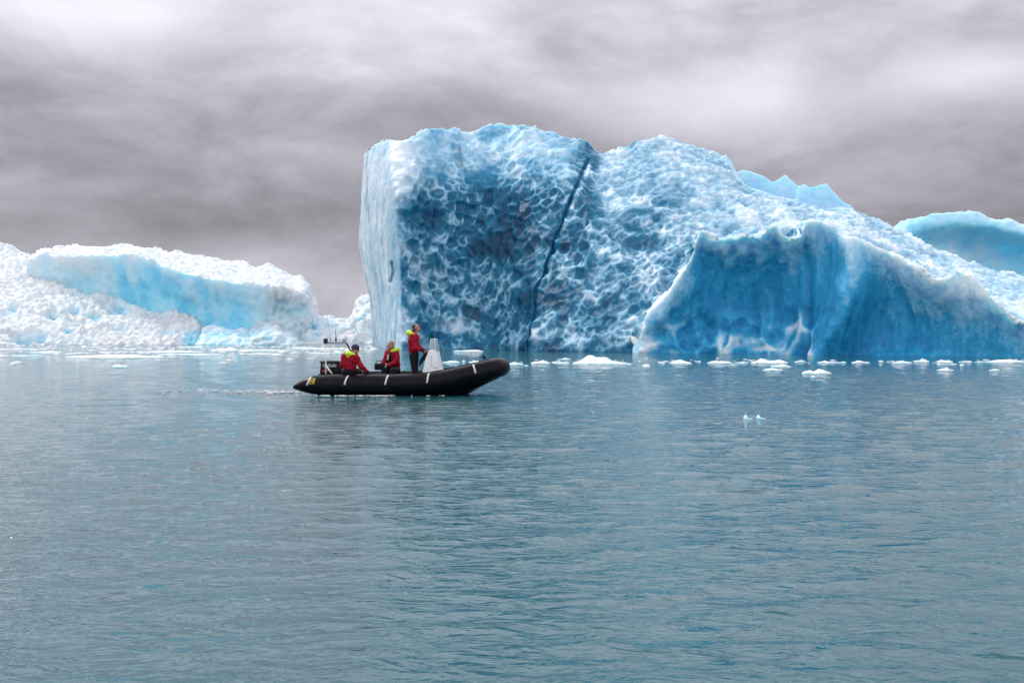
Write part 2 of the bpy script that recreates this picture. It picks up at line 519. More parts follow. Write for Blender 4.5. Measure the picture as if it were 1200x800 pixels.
# --- the arched berg behind, far right
ARCH_TOP = [(1020, 300), (1035, 275), (1050, 260), (1057, 256), (1081, 252), (1091, 249), (1130, 246), (1150, 248), (1174, 256), (1180, 254), (1200, 261), (1260, 285), (1330, 320), (1380, 370)]
arch_rows = [
    [(1015, None, 110), (1080, None, 108), (1140, None, 107), (1200, None, 106), (1280, None, 104), (1385, None, 103)],
    [(1020, 340, 110), (1080, 330, 109.5), (1140, 330, 111), (1200, 330, 110), (1280, 350, 105), (1383, 385, 103)],
    [(1025, 310, 110), (1080, 290, 109.5), (1140, 288, 112), (1200, 300, 110.5), (1280, 325, 105), (1381, 375, 103)],
    [(1030, 280, 110), (1080, 268, 108.5), (1140, 264, 109), (1200, 276, 108), (1280, 305, 105), (1380, 370, 103)],
    [(1035, 275, 111), (1080, 252, 109), (1140, 246, 109.8), (1200, 261, 108.8), (1280, 292, 105.8), (1380, 368, 104)],
]


def disp_arch(co, no, px, py):
    med, fin, st = fbm(co * 0.5, 4, 200), fbm(co * 2.0, 4, 210), fbm(co * np.array([0.9, 0.9, 0.2]), 4, 220)
    a1, a2, _ = worley(co / 0.9, 230)
    top = np.interp(px, *np.array(ARCH_TOP).T)
    dr = np.clip(py - top, 0, 200)
    d = 0.3 * med + 0.06 * fin + 0.15 * (a1 ** 2 - 0.3) * sstep(0.2, 0.5, no[:, 2])
    ex = np.exp(-((px - 1135) / 34) ** 2 - ((py - 300) / 22) ** 2)
    fr = 0.42 + 0.14 * np.exp(-dr / 14.0) + 0.14 * st + 0.22 * ex * (1 + med) + 0.12 * np.clip(no[:, 2], 0, 1)
    return d, np.clip(fr, 0, 1), np.zeros(len(co))


berg('iceberg', [lambda b: shell(b, arch_rows, ARCH_TOP, T=12, nu=12, nv=8)], 0.2, 3, disp_arch, ICE_PALE, (55, 112, 0),
     label='pale blue arched iceberg behind the right shoulder of the tall blue one', cat='iceberg', group='icebergs')

# --- left: the rough white slope
SLOPE_TOP = [(-160, 300), (-60, 288), (0, 285), (15, 286), (26, 292), (37, 296), (55, 308), (66, 309), (84, 318), (103, 329), (121, 329), (136, 334), (158, 343), (183, 356), (209, 365), (227, 376), (237, 388), (243, 403)]
slope_rows = [
    [(-165, None, 92), (-80, None, 94), (0, None, 96), (60, None, 97), (110, None, 98), (160, None, 99), (210, None, 100), (241, None, 102)],
    [(-163, 370, 100), (-80, 365, 101), (0, 365, 102), (60, 368, 102.5), (110, 375, 103), (160, 383, 103), (205, 390, 102.5), (240, 400, 102.5)],
    [(-161, 320, 112), (-80, 320, 112), (0, 322, 113), (58, 335, 112), (108, 350, 110), (158, 363, 108), (203, 377, 105.5), (239, 396, 103)],
    [(-160, 300, 124), (-80, 290, 124), (0, 285, 124), (55, 308, 122), (105, 329, 118), (155, 342, 113), (200, 362, 108.5), (238, 390, 104)],
]
PITS = [(63, 368, 9, 5), (110, 367, 10, 5.5), (141, 361, 11, 5), (139, 382, 8, 4), (48, 396, 7, 6), (25, 397, 14, 6), (88, 360, 5, 3), (80, 387, 6, 3.5), (16, 360, 6, 3), (195, 386, 7, 3)]


def disp_slope(co, no, px, py):
    big, med, fin = fbm(co * 0.2, 3, 300), fbm(co * 0.6, 4, 310), fbm(co * 2.2, 4, 320)
    a1, a2, _ = worley(co / np.array([0.62, 0.7, 0.42]) + 0.4 * np.stack([med, fin, med], 1), 330)
    b1, b2, _ = worley(co / 1.9, 340)
    d = 0.4 * big + 0.25 * med + 0.12 * fin - 0.55 * (a1 - 0.5) + 0.22 * (b1 ** 2 - 0.3)
    fr = 0.97 + 0.16 * med + 0.1 * fin - 0.12 * (1 - sstep(0.0, 0.3, a2 - a1))
    for x, y, rx, ry in PITS:
        g = np.exp(-((px - x) / rx) ** 2 - ((py - y) / ry) ** 2) * (no[:, 1] < 0.3)
        d = d - 0.9 * g
        fr = fr - 0.6 * g
    bl = sstep(205, 225, px) * sstep(382, 392, py)
    fr = fr - 0.55 * bl
    dirt = (0.35 * sstep(0.15, 0.6, fbm(co * 0.45, 4, 350)) + 0.28 * sstep(0.05, 0.5, fbm(co * 1.9, 3, 352))) * sstep(300, 395, py)  # dirt patches, plus fine grey speckle painting shade contrast among the lumps
    return d, np.clip(fr, 0, 1), np.clip(dirt, 0, 1)


berg('iceberg', [lambda b: shell(b, slope_rows, SLOPE_TOP, T=10, nu=9, nv=9)], 0.14, 1, disp_slope, ICE_SNOW, (-42, 108, 0),
     label='low white iceberg with a rough pitted slope sliding into the water at the left edge', cat='iceberg', group='icebergs')

# --- left: the tilted slab behind it
SLAB_TOP = [(30, 312), (40, 300), (48, 293), (73, 290), (95, 289), (108, 292), (121, 291), (143, 287), (169, 289), (194, 293), (220, 297), (249, 302), (271, 307), (293, 311), (301, 315), (312, 313), (330, 318), (352, 323), (362, 330), (372, 340), (385, 352)]
slab_rows = [
    [(30, None, 113), (48, None, 113), (73, None, 112), (121, None, 110.5), (165, None, 109), (220, None, 107.5), (282, None, 105.5), (322, None, 104), (340, None, 104), (362, None, 107), (374, None, 110)],
    [(30, 345, 113), (48, 345, 113.2), (73, 345, 112.4), (121, 345, 110.8), (165, 350, 109.3), (220, 360, 107.6), (282, 368, 105.4), (322, 370, 104), (341, 372, 104.3), (360, 370, 106.6), (370, 372, 109)],
    [(30, 316, 113), (48, 298, 112.5), (73, 302, 111), (121, 300, 109), (165, 304, 107.5), (220, 321, 105.8), (282, 332, 104.2), (325, 339, 103.2), (342, 348, 104), (357, 350, 106), (363, 355, 108)],
    [(30, 314, 114), (48, 296, 114), (73, 298, 113), (121, 298, 111.5), (165, 301, 110), (220, 317, 108.4), (282, 328, 106.6), (327, 335, 105.4), (343, 342, 105.5), (357, 343, 107), (361, 346, 108.5)],
    [(30, 312, 116), (48, 293, 118), (73, 290, 128), (121, 291, 128), (165, 289, 128), (220, 297, 126), (282, 309, 122), (330, 318, 117), (345, 322, 114), (358, 327, 111), (363, 331, 110.5)],
]


def disp_slab(co, no, px, py):
    big, med, fin = fbm(co * 0.2, 3, 400), fbm(co * 0.6, 4, 410), fbm(co * 2.2, 4, 420)
    st = fbm(co * np.array([0.8, 0.8, 0.2]), 4, 430)
    a1, a2, _ = worley(co / 0.55, 440)
    up = sstep(0.35, 0.7, no[:, 2])
    side = sstep(318, 332, px)
    d = 0.25 * big + 0.2 * med + 0.04 * fin + up * (0.25 * med + 0.1 * fin - 0.4 * (a1 - 0.5)) + 0.14 * st * (1 - up) + side * 0.35 * (a1 ** 2 - 0.3)
    rim = np.interp(px, [48, 73, 106, 121, 165, 191, 220, 257, 282, 308, 330, 345], [297, 301, 305, 299, 303, 310, 321, 330, 332, 338, 340, 349])
    dr = np.clip(py - rim, 0, 100)
    fr = 0.35 + 0.34 * np.exp(-dr / 15.0) + 0.2 * st + 0.12 * med + 0.25 * sstep(250, 310, px) + 0.28 * sstep(170, 60, px)
    fr = fr * (1 - up) + up * (0.97 + 0.15 * med)
    fr = fr + 0.12 * side * (1 + med)
    l1, _ = seg_dist(px, py, [(323, 338), (325, 352), (321, 368)])
    dirt = 0.7 * np.exp(-(l1 / 2.2) ** 2) + 0.3 * np.exp(-((l1 - 8) / 3.0) ** 2)
    return d, np.clip(fr, 0, 1), np.clip(dirt, 0, 1)


berg('iceberg', [lambda b: shell(b, slab_rows, SLAB_TOP, T=10, nu=8, nv=8)], 0.17, 2, disp_slab, ICE_PALE, (-35, 114, 0),
     label='tilted slab iceberg with snowy top and pale blue front, behind the rough white slope', cat='iceberg', group='icebergs')

# --- left: two low lumps in front of the slab
LOW_A = [(228, 404), (232, 396), (236, 388), (243, 384), (257, 382), (266, 384), (275, 386), (285, 386), (293, 388), (300, 396), (304, 404)]
LOW_B = [(288, 404), (292, 396), (297, 385), (302, 379), (315, 375), (325, 377), (332, 381), (341, 387), (347, 396), (349, 404)]


def low_rows(out, d0, dd):
    xs = np.linspace(out[0][0], out[-1][0], 8)
    ys = np.interp(xs, *np.array(out).T)
    r = [[(x, None, d0) for x in xs]]
    for f, k in ((0.45, 0.25), (0.8, 0.55), (1.0, 1.0)):
        r.append([(x, 404 + (y - 404) * f - 0.01, d0 + dd * k) for x, y in zip(xs, ys)])
    return r


def disp_low(seed, blue, dirty):
    def fn(co, no, px, py):
        med, fin = fbm(co * 0.9, 4, seed), fbm(co * 2.6, 4, seed + 9)
        a1, a2, _ = worley(co / 1.1, seed + 20)
        d = 0.3 * med + 0.06 * fin + 0.3 * (a1 ** 2 - 0.3)
        fr = blue + 0.25 * med + 0.1 * fin + 0.42 * sstep(0.3, 0.9, no[:, 2]) + 0.2 * (1 - sstep(0.0, 0.25, a2 - a1))
        return d, np.clip(fr, 0, 1), np.clip(dirty * sstep(0.0, 0.5, fbm(co * 0.6, 4, seed + 30)), 0, 1)
    return fn


berg('iceberg', [lambda b: shell(b, low_rows(LOW_A, 100.5, 4.5), LOW_A, T=5, nu=6, nv=5)], 0.11, 2, disp_low(500, 0.22, 0.0), ICE_PALE, (-26, 102, 0),
     label='low rounded blue white lump of ice at the foot of the white slope', cat='iceberg', group='icebergs')
berg('iceberg', [lambda b: shell(b, low_rows(LOW_B, 100.0, 4.5), LOW_B, T=5, nu=6, nv=5)], 0.11, 2, disp_low(550, 0.34, 0.55), ICE_PALE, (-22, 102, 0),
     label='small grey streaked hump of ice in front of the slab\'s right end', cat='iceberg', group='icebergs')

# --- rubble berg between the slab and the tall one
RUB_TOP = [(335, 404), (345, 388), (352, 378), (362, 372), (372, 366), (380, 368), (389, 371), (400, 372), (409, 368), (414, 360), (419, 354), (426, 347), (436, 343), (450, 340), (470, 352), (480, 404)]
xs = [335, 345, 358, 372, 390, 405, 418, 430, 445, 462, 480]
ys = list(np.interp(xs, *np.array(RUB_TOP).T))
rub_rows = [[(x, None, 103 + 0.03 * (x - 335)) for x in xs],
            [(x, 404 + (y - 404) * 0.35 - 0.01, 105.5 + 0.03 * (x - 335)) for x, y in zip(xs, ys)],
            [(x, 404 + (y - 404) * 0.7 - 0.01, 109 + 0.03 * (x - 335)) for x, y in zip(xs, ys)],
            [(x, y, 113 + 0.03 * (x - 335)) for x, y in zip(xs, ys)]]


def disp_rub(co, no, px, py):
    big, med, fin = fbm(co * 0.35, 3, 600), fbm(co * 0.9, 4, 610), fbm(co * 2.6, 4, 620)
    a1, a2, ai = worley(co / np.array([1.9, 1.9, 1.3]) + 0.3 * np.stack([med, fin, med], 1), 630)
    b1, b2, _ = worley(co / 0.8, 640)
    d = 0.6 * big + 0.3 * med + 0.08 * fin - 0.75 * (a1 - 0.5) - 0.2 * (b1 - 0.5) + 0.5 * (ai - 0.5)
    fr = 0.95 + 0.2 * med + 0.1 * fin - 0.40 * (1 - sstep(0.0, 0.22, a2 - a1)) * (ai > 0.4)
    fr = fr - 0.45 * np.exp(-((px - 362) / 12) ** 2 - ((py - 382) / 9) ** 2)
    return d, np.clip(fr, 0, 1), np.zeros(len(co))


berg('iceberg', [lambda b: shell(b, rub_rows, RUB_TOP, T=8, nu=7, nv=6)], 0.13, 1, disp_rub, ICE_SNOW, (-17, 110, 0),
     label='white mound of crumbled ice filling the gap between the slab and the tall iceberg', cat='iceberg', group='icebergs')

# ------------------------------------------------------------------ floating pieces
FLOE_GROUP = 'ice pieces floating on the lagoon'


def floe(x0, x1, y0, y1, label, peaks=2, grow=1.0, seed=1, name='ice_floe', group=FLOE_GROUP, tall=None, flat=0.5):
    """a floating lump seen between columns x0..x1, its top at row y0 and its waterline at row y1"""
    d = dist_at(y1)
    w = (x1 - x0) / F * d * 0.5
    h = max((y1 - y0) / F * d * 0.82, 0.035)
    bm = bmesh.new()
    bmesh.ops.create_icosphere(bm, subdivisions=4 if (x1 - x0) > 14 else 3, radius=1.0)
    r = random.Random(seed)
    pk = [(r.uniform(-0.6, 0.6), r.uniform(-0.3, 0.3), r.uniform(0.25, 0.45)) for _ in range(peaks)]
    if tall is not None: pk[0] = (tall, 0, 0.32)
    co = np.array([v.co for v in bm.verts])
    ang = co[:, :2] * 1.5
    nn = fbm(np.column_stack([ang, co[:, 2] * 0 + seed * 3.1]) * 1.3, 3, seed)
    lump = fbm(co * 2.6 + seed * 7.7, 4, seed + 5)
    X = co[:, 0] * (1 + 0.22 * nn * (1 - abs(co[:, 0])))
    Y = co[:, 1] * (1 + 0.25 * nn)
    rad = np.hypot(co[:, 0], co[:, 1])
    Z = np.zeros(len(co))
    topm = co[:, 2] > 0
    hill = sum(np.exp(-(((co[:, 0] - a) / s) ** 2 + ((co[:, 1] - b) / 0.6) ** 2)) * (1.0 if k == 0 else r.uniform(0.4, 0.8)) for k, (a, b, s) in enumerate(pk))
    hill = hill / max(1e-6, hill.max())
    edge = np.sqrt(np.clip(1 - rad ** 2, 0, 1))
    Z[topm] = (h * edge ** 0.6 * ((1 - flat) * hill + flat * 0.55) * (1 + 0.75 * lump))[topm]
    Z[~topm] = -0.5 * h * np.abs(co[:, 2])[~topm] - 0.02
    P = np.column_stack([X * w, Y * max(w * 0.55, 0.12), Z])
    for v, c in zip(bm.verts, P): v.co = c
    x, _, _ = W((x0 + x1) / 2, y1, d)
    o = from_bm(name, bm, ICE_FLOE)
    me = o.data
    nz = fbm(P * 2.0 + seed, 3, seed + 50)
    attr(me, 'frost_glow', np.clip(0.80 + 0.25 * nz - 0.5 * (Z < 0.02), 0, 1))
    attr(me, 'dirt', np.zeros(len(P)))
    o.location = (x, d + w * 0.25, 0)
    o.rotation_euler = (0, 0, r.uniform(-0.15, 0.15))
    tag(o, label, 'ice floe', group)
    return o


BIG = [
    (531, 567, 408, 412, 'long flat floe close to the tall iceberg, above the boat\'s bow', 3, None),
    (671, 738, 413.5, 426.5, 'largest white floe in the line of floes, with a wedge shaped peak', 3, -0.45),
    (622, 645, 420.5, 426, 'low white floe just left of the wedge peaked floe', 2, 0.3),
    (785, 811, 419.5, 426, 'two humped white floe right of the wedge peaked floe', 2, 0.0),
    (829, 860, 421, 425.5, 'thin flat floe with a small knob under the curved ice rim', 3, -0.35),
    (881, 925, 418.5, 425.5, 'long white floe with a rounded right end, at the back of a cluster of three', 3, 0.7),
    (904, 928, 425, 430, 'middle floe of the cluster of three below the smooth blue cliff', 2, 0.2),
    (894, 918, 430, 434, 'lowest and flattest floe of the cluster of three', 2, None),
    (941, 975, 428.5, 438, 'chunky twin peaked floe lying nearest the camera right of the cluster', 2, 0.35),
    (1045, 1071, 421.5, 425.5, 'slim white floe joined to a lumpier one under the right end of the cliff', 2, None),
    (1072, 1090, 418.5, 424, 'lumpy floe touching a slim floe under the right end of the cliff', 2, 0.1),
    (1098, 1118, 419.5, 424.5, 'smooth loaf shaped floe near the right edge, alone', 2, None),
    (1158, 1206, 419.5, 424.5, 'long ragged floe cut by the right edge of the picture', 4, 0.0),
    (595, 614, 421.5, 427.5, 'white floe just ahead of the boat\'s bow', 2, -0.2),
    (549, 564, 420.5, 425, 'white floe showing right above the rising bow of the boat', 2, None),
    (518, 539, 421.5, 425, 'flat floe seen between the console and the bow', 2, None),
    (129, 149, 425.5, 430.5, 'small grey white floe alone in calm water at left', 2, -0.4),
    (246, 279, 403.5, 411.5, 'white floe with a dark patch, lying before the low ice lumps', 2, 0.1),
    (871, 883, 484, 490.5, 'left one of two small ice tips poking out of open water', 1, -0.5),
    (886, 898, 483.5, 490, 'right one of two small ice tips poking out of open water', 1, -0.5),
]
for k, (a, b, c, d, lab, pk, tall) in enumerate(BIG):
    floe(a, b, c, d, lab, pk, seed=20 + k, tall=tall, flat=(0.68 if tall != -0.45 else 0.3) if pk > 1 else 0.1)
SMALL = [(649, 668, 423, 426), (656, 669, 418.5, 421), (753, 762, 424.5, 429.5), (756, 760, 417.5, 420), (774, 780, 423.5, 426), (816, 822, 422, 424), (860, 878, 423.3, 425.3),
         (950, 957, 439, 442), (930, 946, 421.8, 424), (958, 994, 422.5, 425), (998, 1021, 421.5, 425), (1098, 1106, 425, 427), (1098, 1119, 430, 434), (1124, 1140, 422, 424),
         (1142, 1157, 422.4, 424.4), (1160, 1172, 430, 434), (1125, 1130, 426, 428), (541, 546, 421, 424), (735, 742, 425, 427), (704, 712, 430, 431.5), (614, 620, 427, 428.6)]
for k, (a, b, c, d) in enumerate(SMALL):
    floe(a, b, c, d, 'thin white sliver of brash ice among the line of floes below the tall iceberg', 2, seed=80 + k, flat=0.6)
LSLUSH = [(-20, 40, 405, 410), (30, 75, 409, 413), (70, 190, 409, 419), (150, 235, 407, 413), (180, 262, 411.5, 416), (0, 50, 414, 417), (265, 345, 406.5, 411), (280, 330, 412, 415),
          (345, 420, 405, 409), (360, 400, 411, 414.5), (30, 44, 418, 420), (210, 240, 402.5, 407), (335, 372, 403.5, 408)]
for k, (a, b, c, d) in enumerate(LSLUSH):
    floe(a, b, d - (d - c) * 0.45, d, 'thin slushy floe lying flat on the grey water along the left icebergs', 4, seed=140 + k, flat=0.9)

# countless bits of brash between the floes
bm = bmesh.new()
rb = random.Random(4)
for k in range(420):
    if k < 300: px, py = rb.uniform(-10, 440), 405 + abs(rb.gauss(0, 7)); s = rb.uniform(0.05, 0.28)
    elif k < 390: px, py = rb.uniform(520, 1230), rb.gauss(424.5, 1.8); s = rb.uniform(0.03, 0.13)
    else: px, py = rb.uniform(180, 350), rb.gauss(459, 1.0); s = rb.uniform(0.02, 0.06)
    d = dist_at(max(py, 404))
    x, y, z = W(px, max(py, 404), d)
    if 340 < px < 600 and 425 < py < 470 and k < 390: continue
    m = Matrix.Translation((x, y, 0.005)) @ Matrix.Rotation(rb.uniform(0, 6.28), 4, 'Z') @ Matrix.Diagonal((s * rb.uniform(1, 2.4), s, s * 0.35, 1))
    bmesh.ops.create_icosphere(bm, subdivisions=1, radius=1.0, matrix=m)
for v in bm.verts: v.co += Vector((rb.uniform(-.02, .02), rb.uniform(-.02, .02), rb.uniform(-.01, .01)))
o = from_bm('brash_ice', bm, ICE_FLOE)
attr(o.data, 'frost_glow', np.full(len(o.data.vertices), 0.85)); attr(o.data, 'dirt', np.zeros(len(o.data.vertices)))
tag(o, 'scattered tiny bits of brash ice on the water', 'brash ice', kind='stuff')

# ------------------------------------------------------------------ water
def build_water():
    ang = np.concatenate([np.linspace(-math.pi, -0.62, 60, endpoint=False), np.linspace(-0.62, 0.62, 900, endpoint=False), np.linspace(0.62, math.pi, 61)])
    ang = ang[:-1]
    rad = [0.6]
    while rad[-1] < 4.0: rad.append(rad[-1] * 1.02)
    while rad[-1] < 60: rad.append(rad[-1] * 1.0042)
    while rad[-1] < 5000: rad.append(rad[-1] * 1.05)
    rad = np.array(rad)
    A, R = np.meshgrid(ang, rad)
    X = np.sin(A) * R; Y = np.cos(A) * R
    rng = np.random.default_rng(5)
    Z = np.zeros_like(X)
    sp = R * 0.0055
    n = 110
    P = np.column_stack([X.ravel(), Y.ravel(), np.zeros(X.size)])
    gust = fbm(P * np.array([0.11, 0.07, 1]), 3, 700).reshape(X.shape)
    wx = fbm(P * 0.35, 2, 720).reshape(X.shape) * 0.35
    wy = fbm(P * 0.35, 2, 730).reshape(X.shape) * 0.25
    calm = 1 - 0.6 * sstep(1.0, -9.0, X - 0.12 * Y)          # the lee of the left bergs is smoother
    for k in range(n):
        if k < 55:                    # long crested wavelets, peaked
            lam = 0.34 * (1.0 / 0.34) ** (k / 54)
            th = rng.normal(math.radians(110), math.radians(15)) if k % 4 else rng.normal(math.radians(76), math.radians(12))
            slope, pk = 0.022, 0.45
        else:                         # fine ripples
            lam = 0.10 * (0.34 / 0.10) ** ((k - 55) / 54)
            th = rng.normal(math.radians(95), math.radians(34))
            slope, pk = 0.014, 0.3
        kx, ky = math.cos(th) * 2 * math.pi / lam, math.sin(th) * 2 * math.pi / lam
        amp = slope * lam / (2 * math.pi) * rng.uniform(0.5, 1.5)
        fade = sstep(lam * 0.5, lam * 0.2, sp)
        ph = kx * (X + wx) + ky * (Y + wy) + rng.uniform(0, 6.28)
        Z += amp * fade * ((1 - pk) * np.sin(ph) + pk * (1 - 2 * np.abs(np.sin(0.5 * ph)))) * np.clip(1 + 0.7 * gust, 0.3, 1.6)
    Z = 0.022 * np.tanh(Z / 0.022)
    Z *= calm * sstep(0.6, 3, R)
    na, nr = len(ang), len(rad)
    co = np.column_stack([X.ravel(), Y.ravel(), Z.ravel()])
    idx = np.arange(nr * na).reshape(nr, na)
    nxt = np.roll(idx, -1, 1)
    q = np.stack([idx[:-1], nxt[:-1], nxt[1:], idx[1:]], -1).reshape(-1, 4)[:, ::-1]
    cap = len(co)
    co = np.vstack([co, [[0, 0, 0]]])
    tri = np.stack([idx[0], np.full(na, cap), nxt[0]], -1)
    me = bpy.data.meshes.new('water')
    me.vertices.add(len(co)); me.vertices.foreach_set('co', co.ravel())
    loops = np.concatenate([q.ravel(), tri[:, ::-1].ravel()])
    me.loops.add(len(loops)); me.loops.foreach_set('vertex_index', loops.astype(np.int32))
    st = np.concatenate([np.arange(len(q)) * 4, len(q) * 4 + np.arange(len(tri)) * 3])
    me.polygons.add(len(st)); me.polygons.foreach_set('loop_start', st.astype(np.int32))
    me.update(calc_edges=True); me.validate()
    nn = np.empty(len(me.polygons) * 3); me.polygons.foreach_get('normal', nn)
    if nn[2::3].mean() < 0: me.flip_normals()
    m, nt, b = new_mat('lagoon_water')
    tc = nt.nodes.new('ShaderNodeTexCoord').outputs['Object']
    big = noise_n(nt, tc, 0.06, 3)
    c = ramp(nt, big, [(0.3, (0.012, 0.082, 0.100)), (0.7, (0.018, 0.097, 0.113))])
    nt.links.new(c, b.inputs['Base Color'])
    b.inputs['Roughness'].default_value = 0.04
    b.inputs['IOR'].default_value = 1.333
    v1 = mapping(nt, tc, (1.0, 1.9, 1), (0, 0, math.radians(10)))
    v2 = mapping(nt, tc, (1.0, 1.6, 1), (0, 0, math.radians(-14)), (3, 7, 0))
    h = math_n(nt, 'ADD', math_n(nt, 'MULTIPLY', noise_n(nt, v1, 2.2, 3, 0.55, 0.6), 0.9), math_n(nt, 'MULTIPLY', noise_n(nt, v2, 5.5, 3, 0.55, 0.4), 0.22))
    g = noise_n(nt, mapping(nt, tc, (0.05, 0.025, 1)), 1.0, 3, 0.6)
    bp = nt.nodes.new('ShaderNodeBump')
    nt.links.new(ramp(nt, g, [(0.3, (0.45,) * 3), (0.7, (0.95,) * 3)]), bp.inputs['Strength'])
    bp.inputs['Distance'].default_value = 0.085
    nt.links.new(h, bp.inputs['Height'])
    nt.links.new(bp.outputs[0], b.inputs['Normal'])
    o = link('water', me, m)
    tag(o, 'rippled grey teal glacier lagoon', 'water', kind='structure')


build_water()

# ------------------------------------------------------------------ boat
M_TUBE = plain('black_rubber', (0.0038, 0.0042, 0.006), 0.36, vary=0.5, scale=5, spec=0.12)
M_WHITE = plain('white_gelcoat', (0.85, 0.85, 0.83), 0.35, vary=0.08, scale=6)
M_STRAP = plain('white_band', (0.50, 0.52, 0.55), 0.5, vary=0.2)
M_GREY = plain('grey_metal', (0.42, 0.44, 0.46), 0.35, metal=0.6, vary=0.15)
M_DARK = plain('dark_plastic', (0.006, 0.007, 0.011), 0.4, vary=0.3, spec=0.15)
M_NAVY = plain('navy_cloth', (0.012, 0.014, 0.045), 0.7, vary=0.3, scale=40)
M_YELLOW = plain('yellow_print', (0.62, 0.38, 0.02), 0.5, vary=0.15)
M_REDP = plain('red_print', (0.42, 0.03, 0.02), 0.5, vary=0.15)
M_RED = plain('red_shell_fabric', (0.27, 0.005, 0.018), 0.75, vary=0.35, scale=11, bump=0.6, spec=0.15)
M_BLACKF = plain('black_shell_fabric', (0.007, 0.007, 0.009), 0.75, vary=0.4, scale=12, bump=0.5, spec=0.2)
M_LIME = plain('lime_hi_vis_fabric', (0.52, 0.78, 0.03), 0.6, vary=0.2, scale=14, bump=0.4)
M_SKIN = plain('skin', (0.42, 0.21, 0.15), 0.55, vary=0.15, scale=25, bump=0.05)
M_HAIRD = plain('dark_brown_hair', (0.035, 0.022, 0.016), 0.7, vary=0.4, scale=60, bump=0.5)
M_HAIRG = plain('sandy_grey_hair', (0.26, 0.18, 0.12), 0.7, vary=0.35, scale=60, bump=0.5)
M_BOOT = plain('boot_rubber', (0.02, 0.02, 0.02), 0.5)
M_EYE = plain('eye', (0.05, 0.04, 0.04), 0.2, bump=0)
M_GLASS, _nt, _b = new_mat('clear_acrylic')
_b.inputs['Base Color'].default_value = (0.75, 0.82, 0.85, 1)
_b.inputs['Transmission Weight'].default_value = 0.85
_b.inputs['Roughness'].default_value = 0.12

BX, BY = (470 - 600) / F * 29.3, 29.3
YAW = math.radians(-4)
boat = empty('inflatable_boat', (BX, BY, 0.0), YAW)
tag(boat, 'black inflatable motor boat with white side bands carrying three people past the icebergs', 'boat')


def ball(bm, c, r, rot=None):
    m = Matrix.Translation(c)
    if rot is not None: m = m @ rot
    if hasattr(r, '__len__'): m = m @ Matrix.Diagonal((*r, 1))
    else: m = m @ Matrix.Diagonal((r, r, r, 1))
    bmesh.ops.create_icosphere(bm, subdivisions=2, radius=1.0, matrix=m)


def sweep(bm, path, rad, seg=20, caps=True, flat=None):
    """tube along a 3D path with a radius per point"""
    P = [Vector(p) for p in path]
    up = Vector((0, 0, 1))
    rings = []
    for i, p in enumerate(P):
        t = (P[min(i + 1, len(P) - 1)] - P[max(i - 1, 0)]).normalized()
        ref = up if abs(t.z) < 0.95 else Vector((1, 0, 0))
        s = t.cross(ref).normalized()
        u = s.cross(t).normalized()
        r = float(rad[i] if hasattr(rad, "__len__") else rad)
        rings.append([bm.verts.new(p + r * (math.cos(a) * s + math.sin(a) * u)) for a in [2 * math.pi * k / seg for k in range(seg)]])
    for a, b in zip(rings, rings[1:]):
        for k in range(seg):
            bm.faces.new((a[k], a[(k + 1) % seg], b[(k + 1) % seg], b[k]))
    if caps:
        bm.faces.new(rings[0][::-1]); bm.faces.new(rings[-1])
    return rings


def box(bm, c, s, bev=0.0, rot=None, taper=None):
    m = Matrix.Translation(c)
    if rot is not None: m = m @ rot
    r = bmesh.ops.create_cube(bm, size=1.0)
    vs = r['verts']
    for v in vs:
        k = 1.0
        if taper and v.co.z > 0: v.co.x = v.co.x * taper[0] + taper[2]; v.co.y *= taper[1]
        v.co = Vector((v.co.x * s[0], v.co.y * s[1], v.co.z * s[2]))
    if bev:
        ed = list({e for v in vs for e in v.link_edges})
        rr = bmesh.ops.bevel(bm, geom=ed, offset=bev, segments=3, affect='EDGES', profile=0.5)
        vs = list({v for f in rr['faces'] for v in f.verts} | {v for v in vs if v.is_valid})
    bmesh.ops.transform(bm, matrix=m, verts=vs)
    return vs


def tube_line(s):
    """centre line of the near half, s = 0 stern tip .. 1 bow: position and radius"""
    K = [(-2.72, -0.74, 0.20, 0.035), (-2.62, -0.74, 0.21, 0.09), (-2.35, -0.75, 0.245, 0.2), (-2.15, -0.75, 0.26, 0.245), (-1.6, -0.76, 0.265, 0.265), (-0.6, -0.78, 0.27, 0.27),
         (0.4, -0.79, 0.285, 0.27), (1.0, -0.78, 0.34, 0.27), (1.55, -0.74, 0.44, 0.27), (2.05, -0.66, 0.56, 0.268), (2.4, -0.52, 0.65, 0.262), (2.6, -0.28, 0.70, 0.258), (2.66, 0.0, 0.71, 0.256)]
    K = np.array(K)
    t = np.linspace(0, 1, len(K))
    return K, t


K, _ = tube_line(0)
Kf = catmull(K, 6, 0)
near = [tuple(k) for k in Kf]
near = [tuple(float(q) for q in k) for k in near]
full = near + [(a, -b, c, d) for a, b, c, d in near[-2::-1]]
bm = bmesh.new()
sweep(bm, [p[:3] for p in full], [p[3] for p in full], 32)
from_bm('tube', bm, M_TUBE, boat)


def tube_at(x):
    arr = np.array(near)
    k = np.argsort(arr[:, 0])
    return [np.interp(x, arr[k, 0], arr[k, c]) for c in (1, 2, 3)]


def patch(bm, x0, x1, a0, a1, lift=0.006, lean=0.0, side=-1, n=10, m=3):
    """a strip lying on the tube between stations x0..x1 and angles a0..a1 (0 = outward, 90 = up)"""
    g = []
    for i in range(n + 1):
        a = math.radians(a0 + (a1 - a0) * i / n)
        row = []
        for j in range(m + 1):
            x = x0 + (x1 - x0) * j / m + lean * i / n
            y, z, r = tube_at(x)
            row.append(bm.verts.new((x, side * (-y + 0) + side * (r + lift) * math.cos(a), z + (r + lift) * math.sin(a))))
        g.append(row)
    for i in range(n):
        for j in range(m):
            bm.faces.new((g[i][j], g[i][j + 1], g[i + 1][j + 1], g[i + 1][j]))


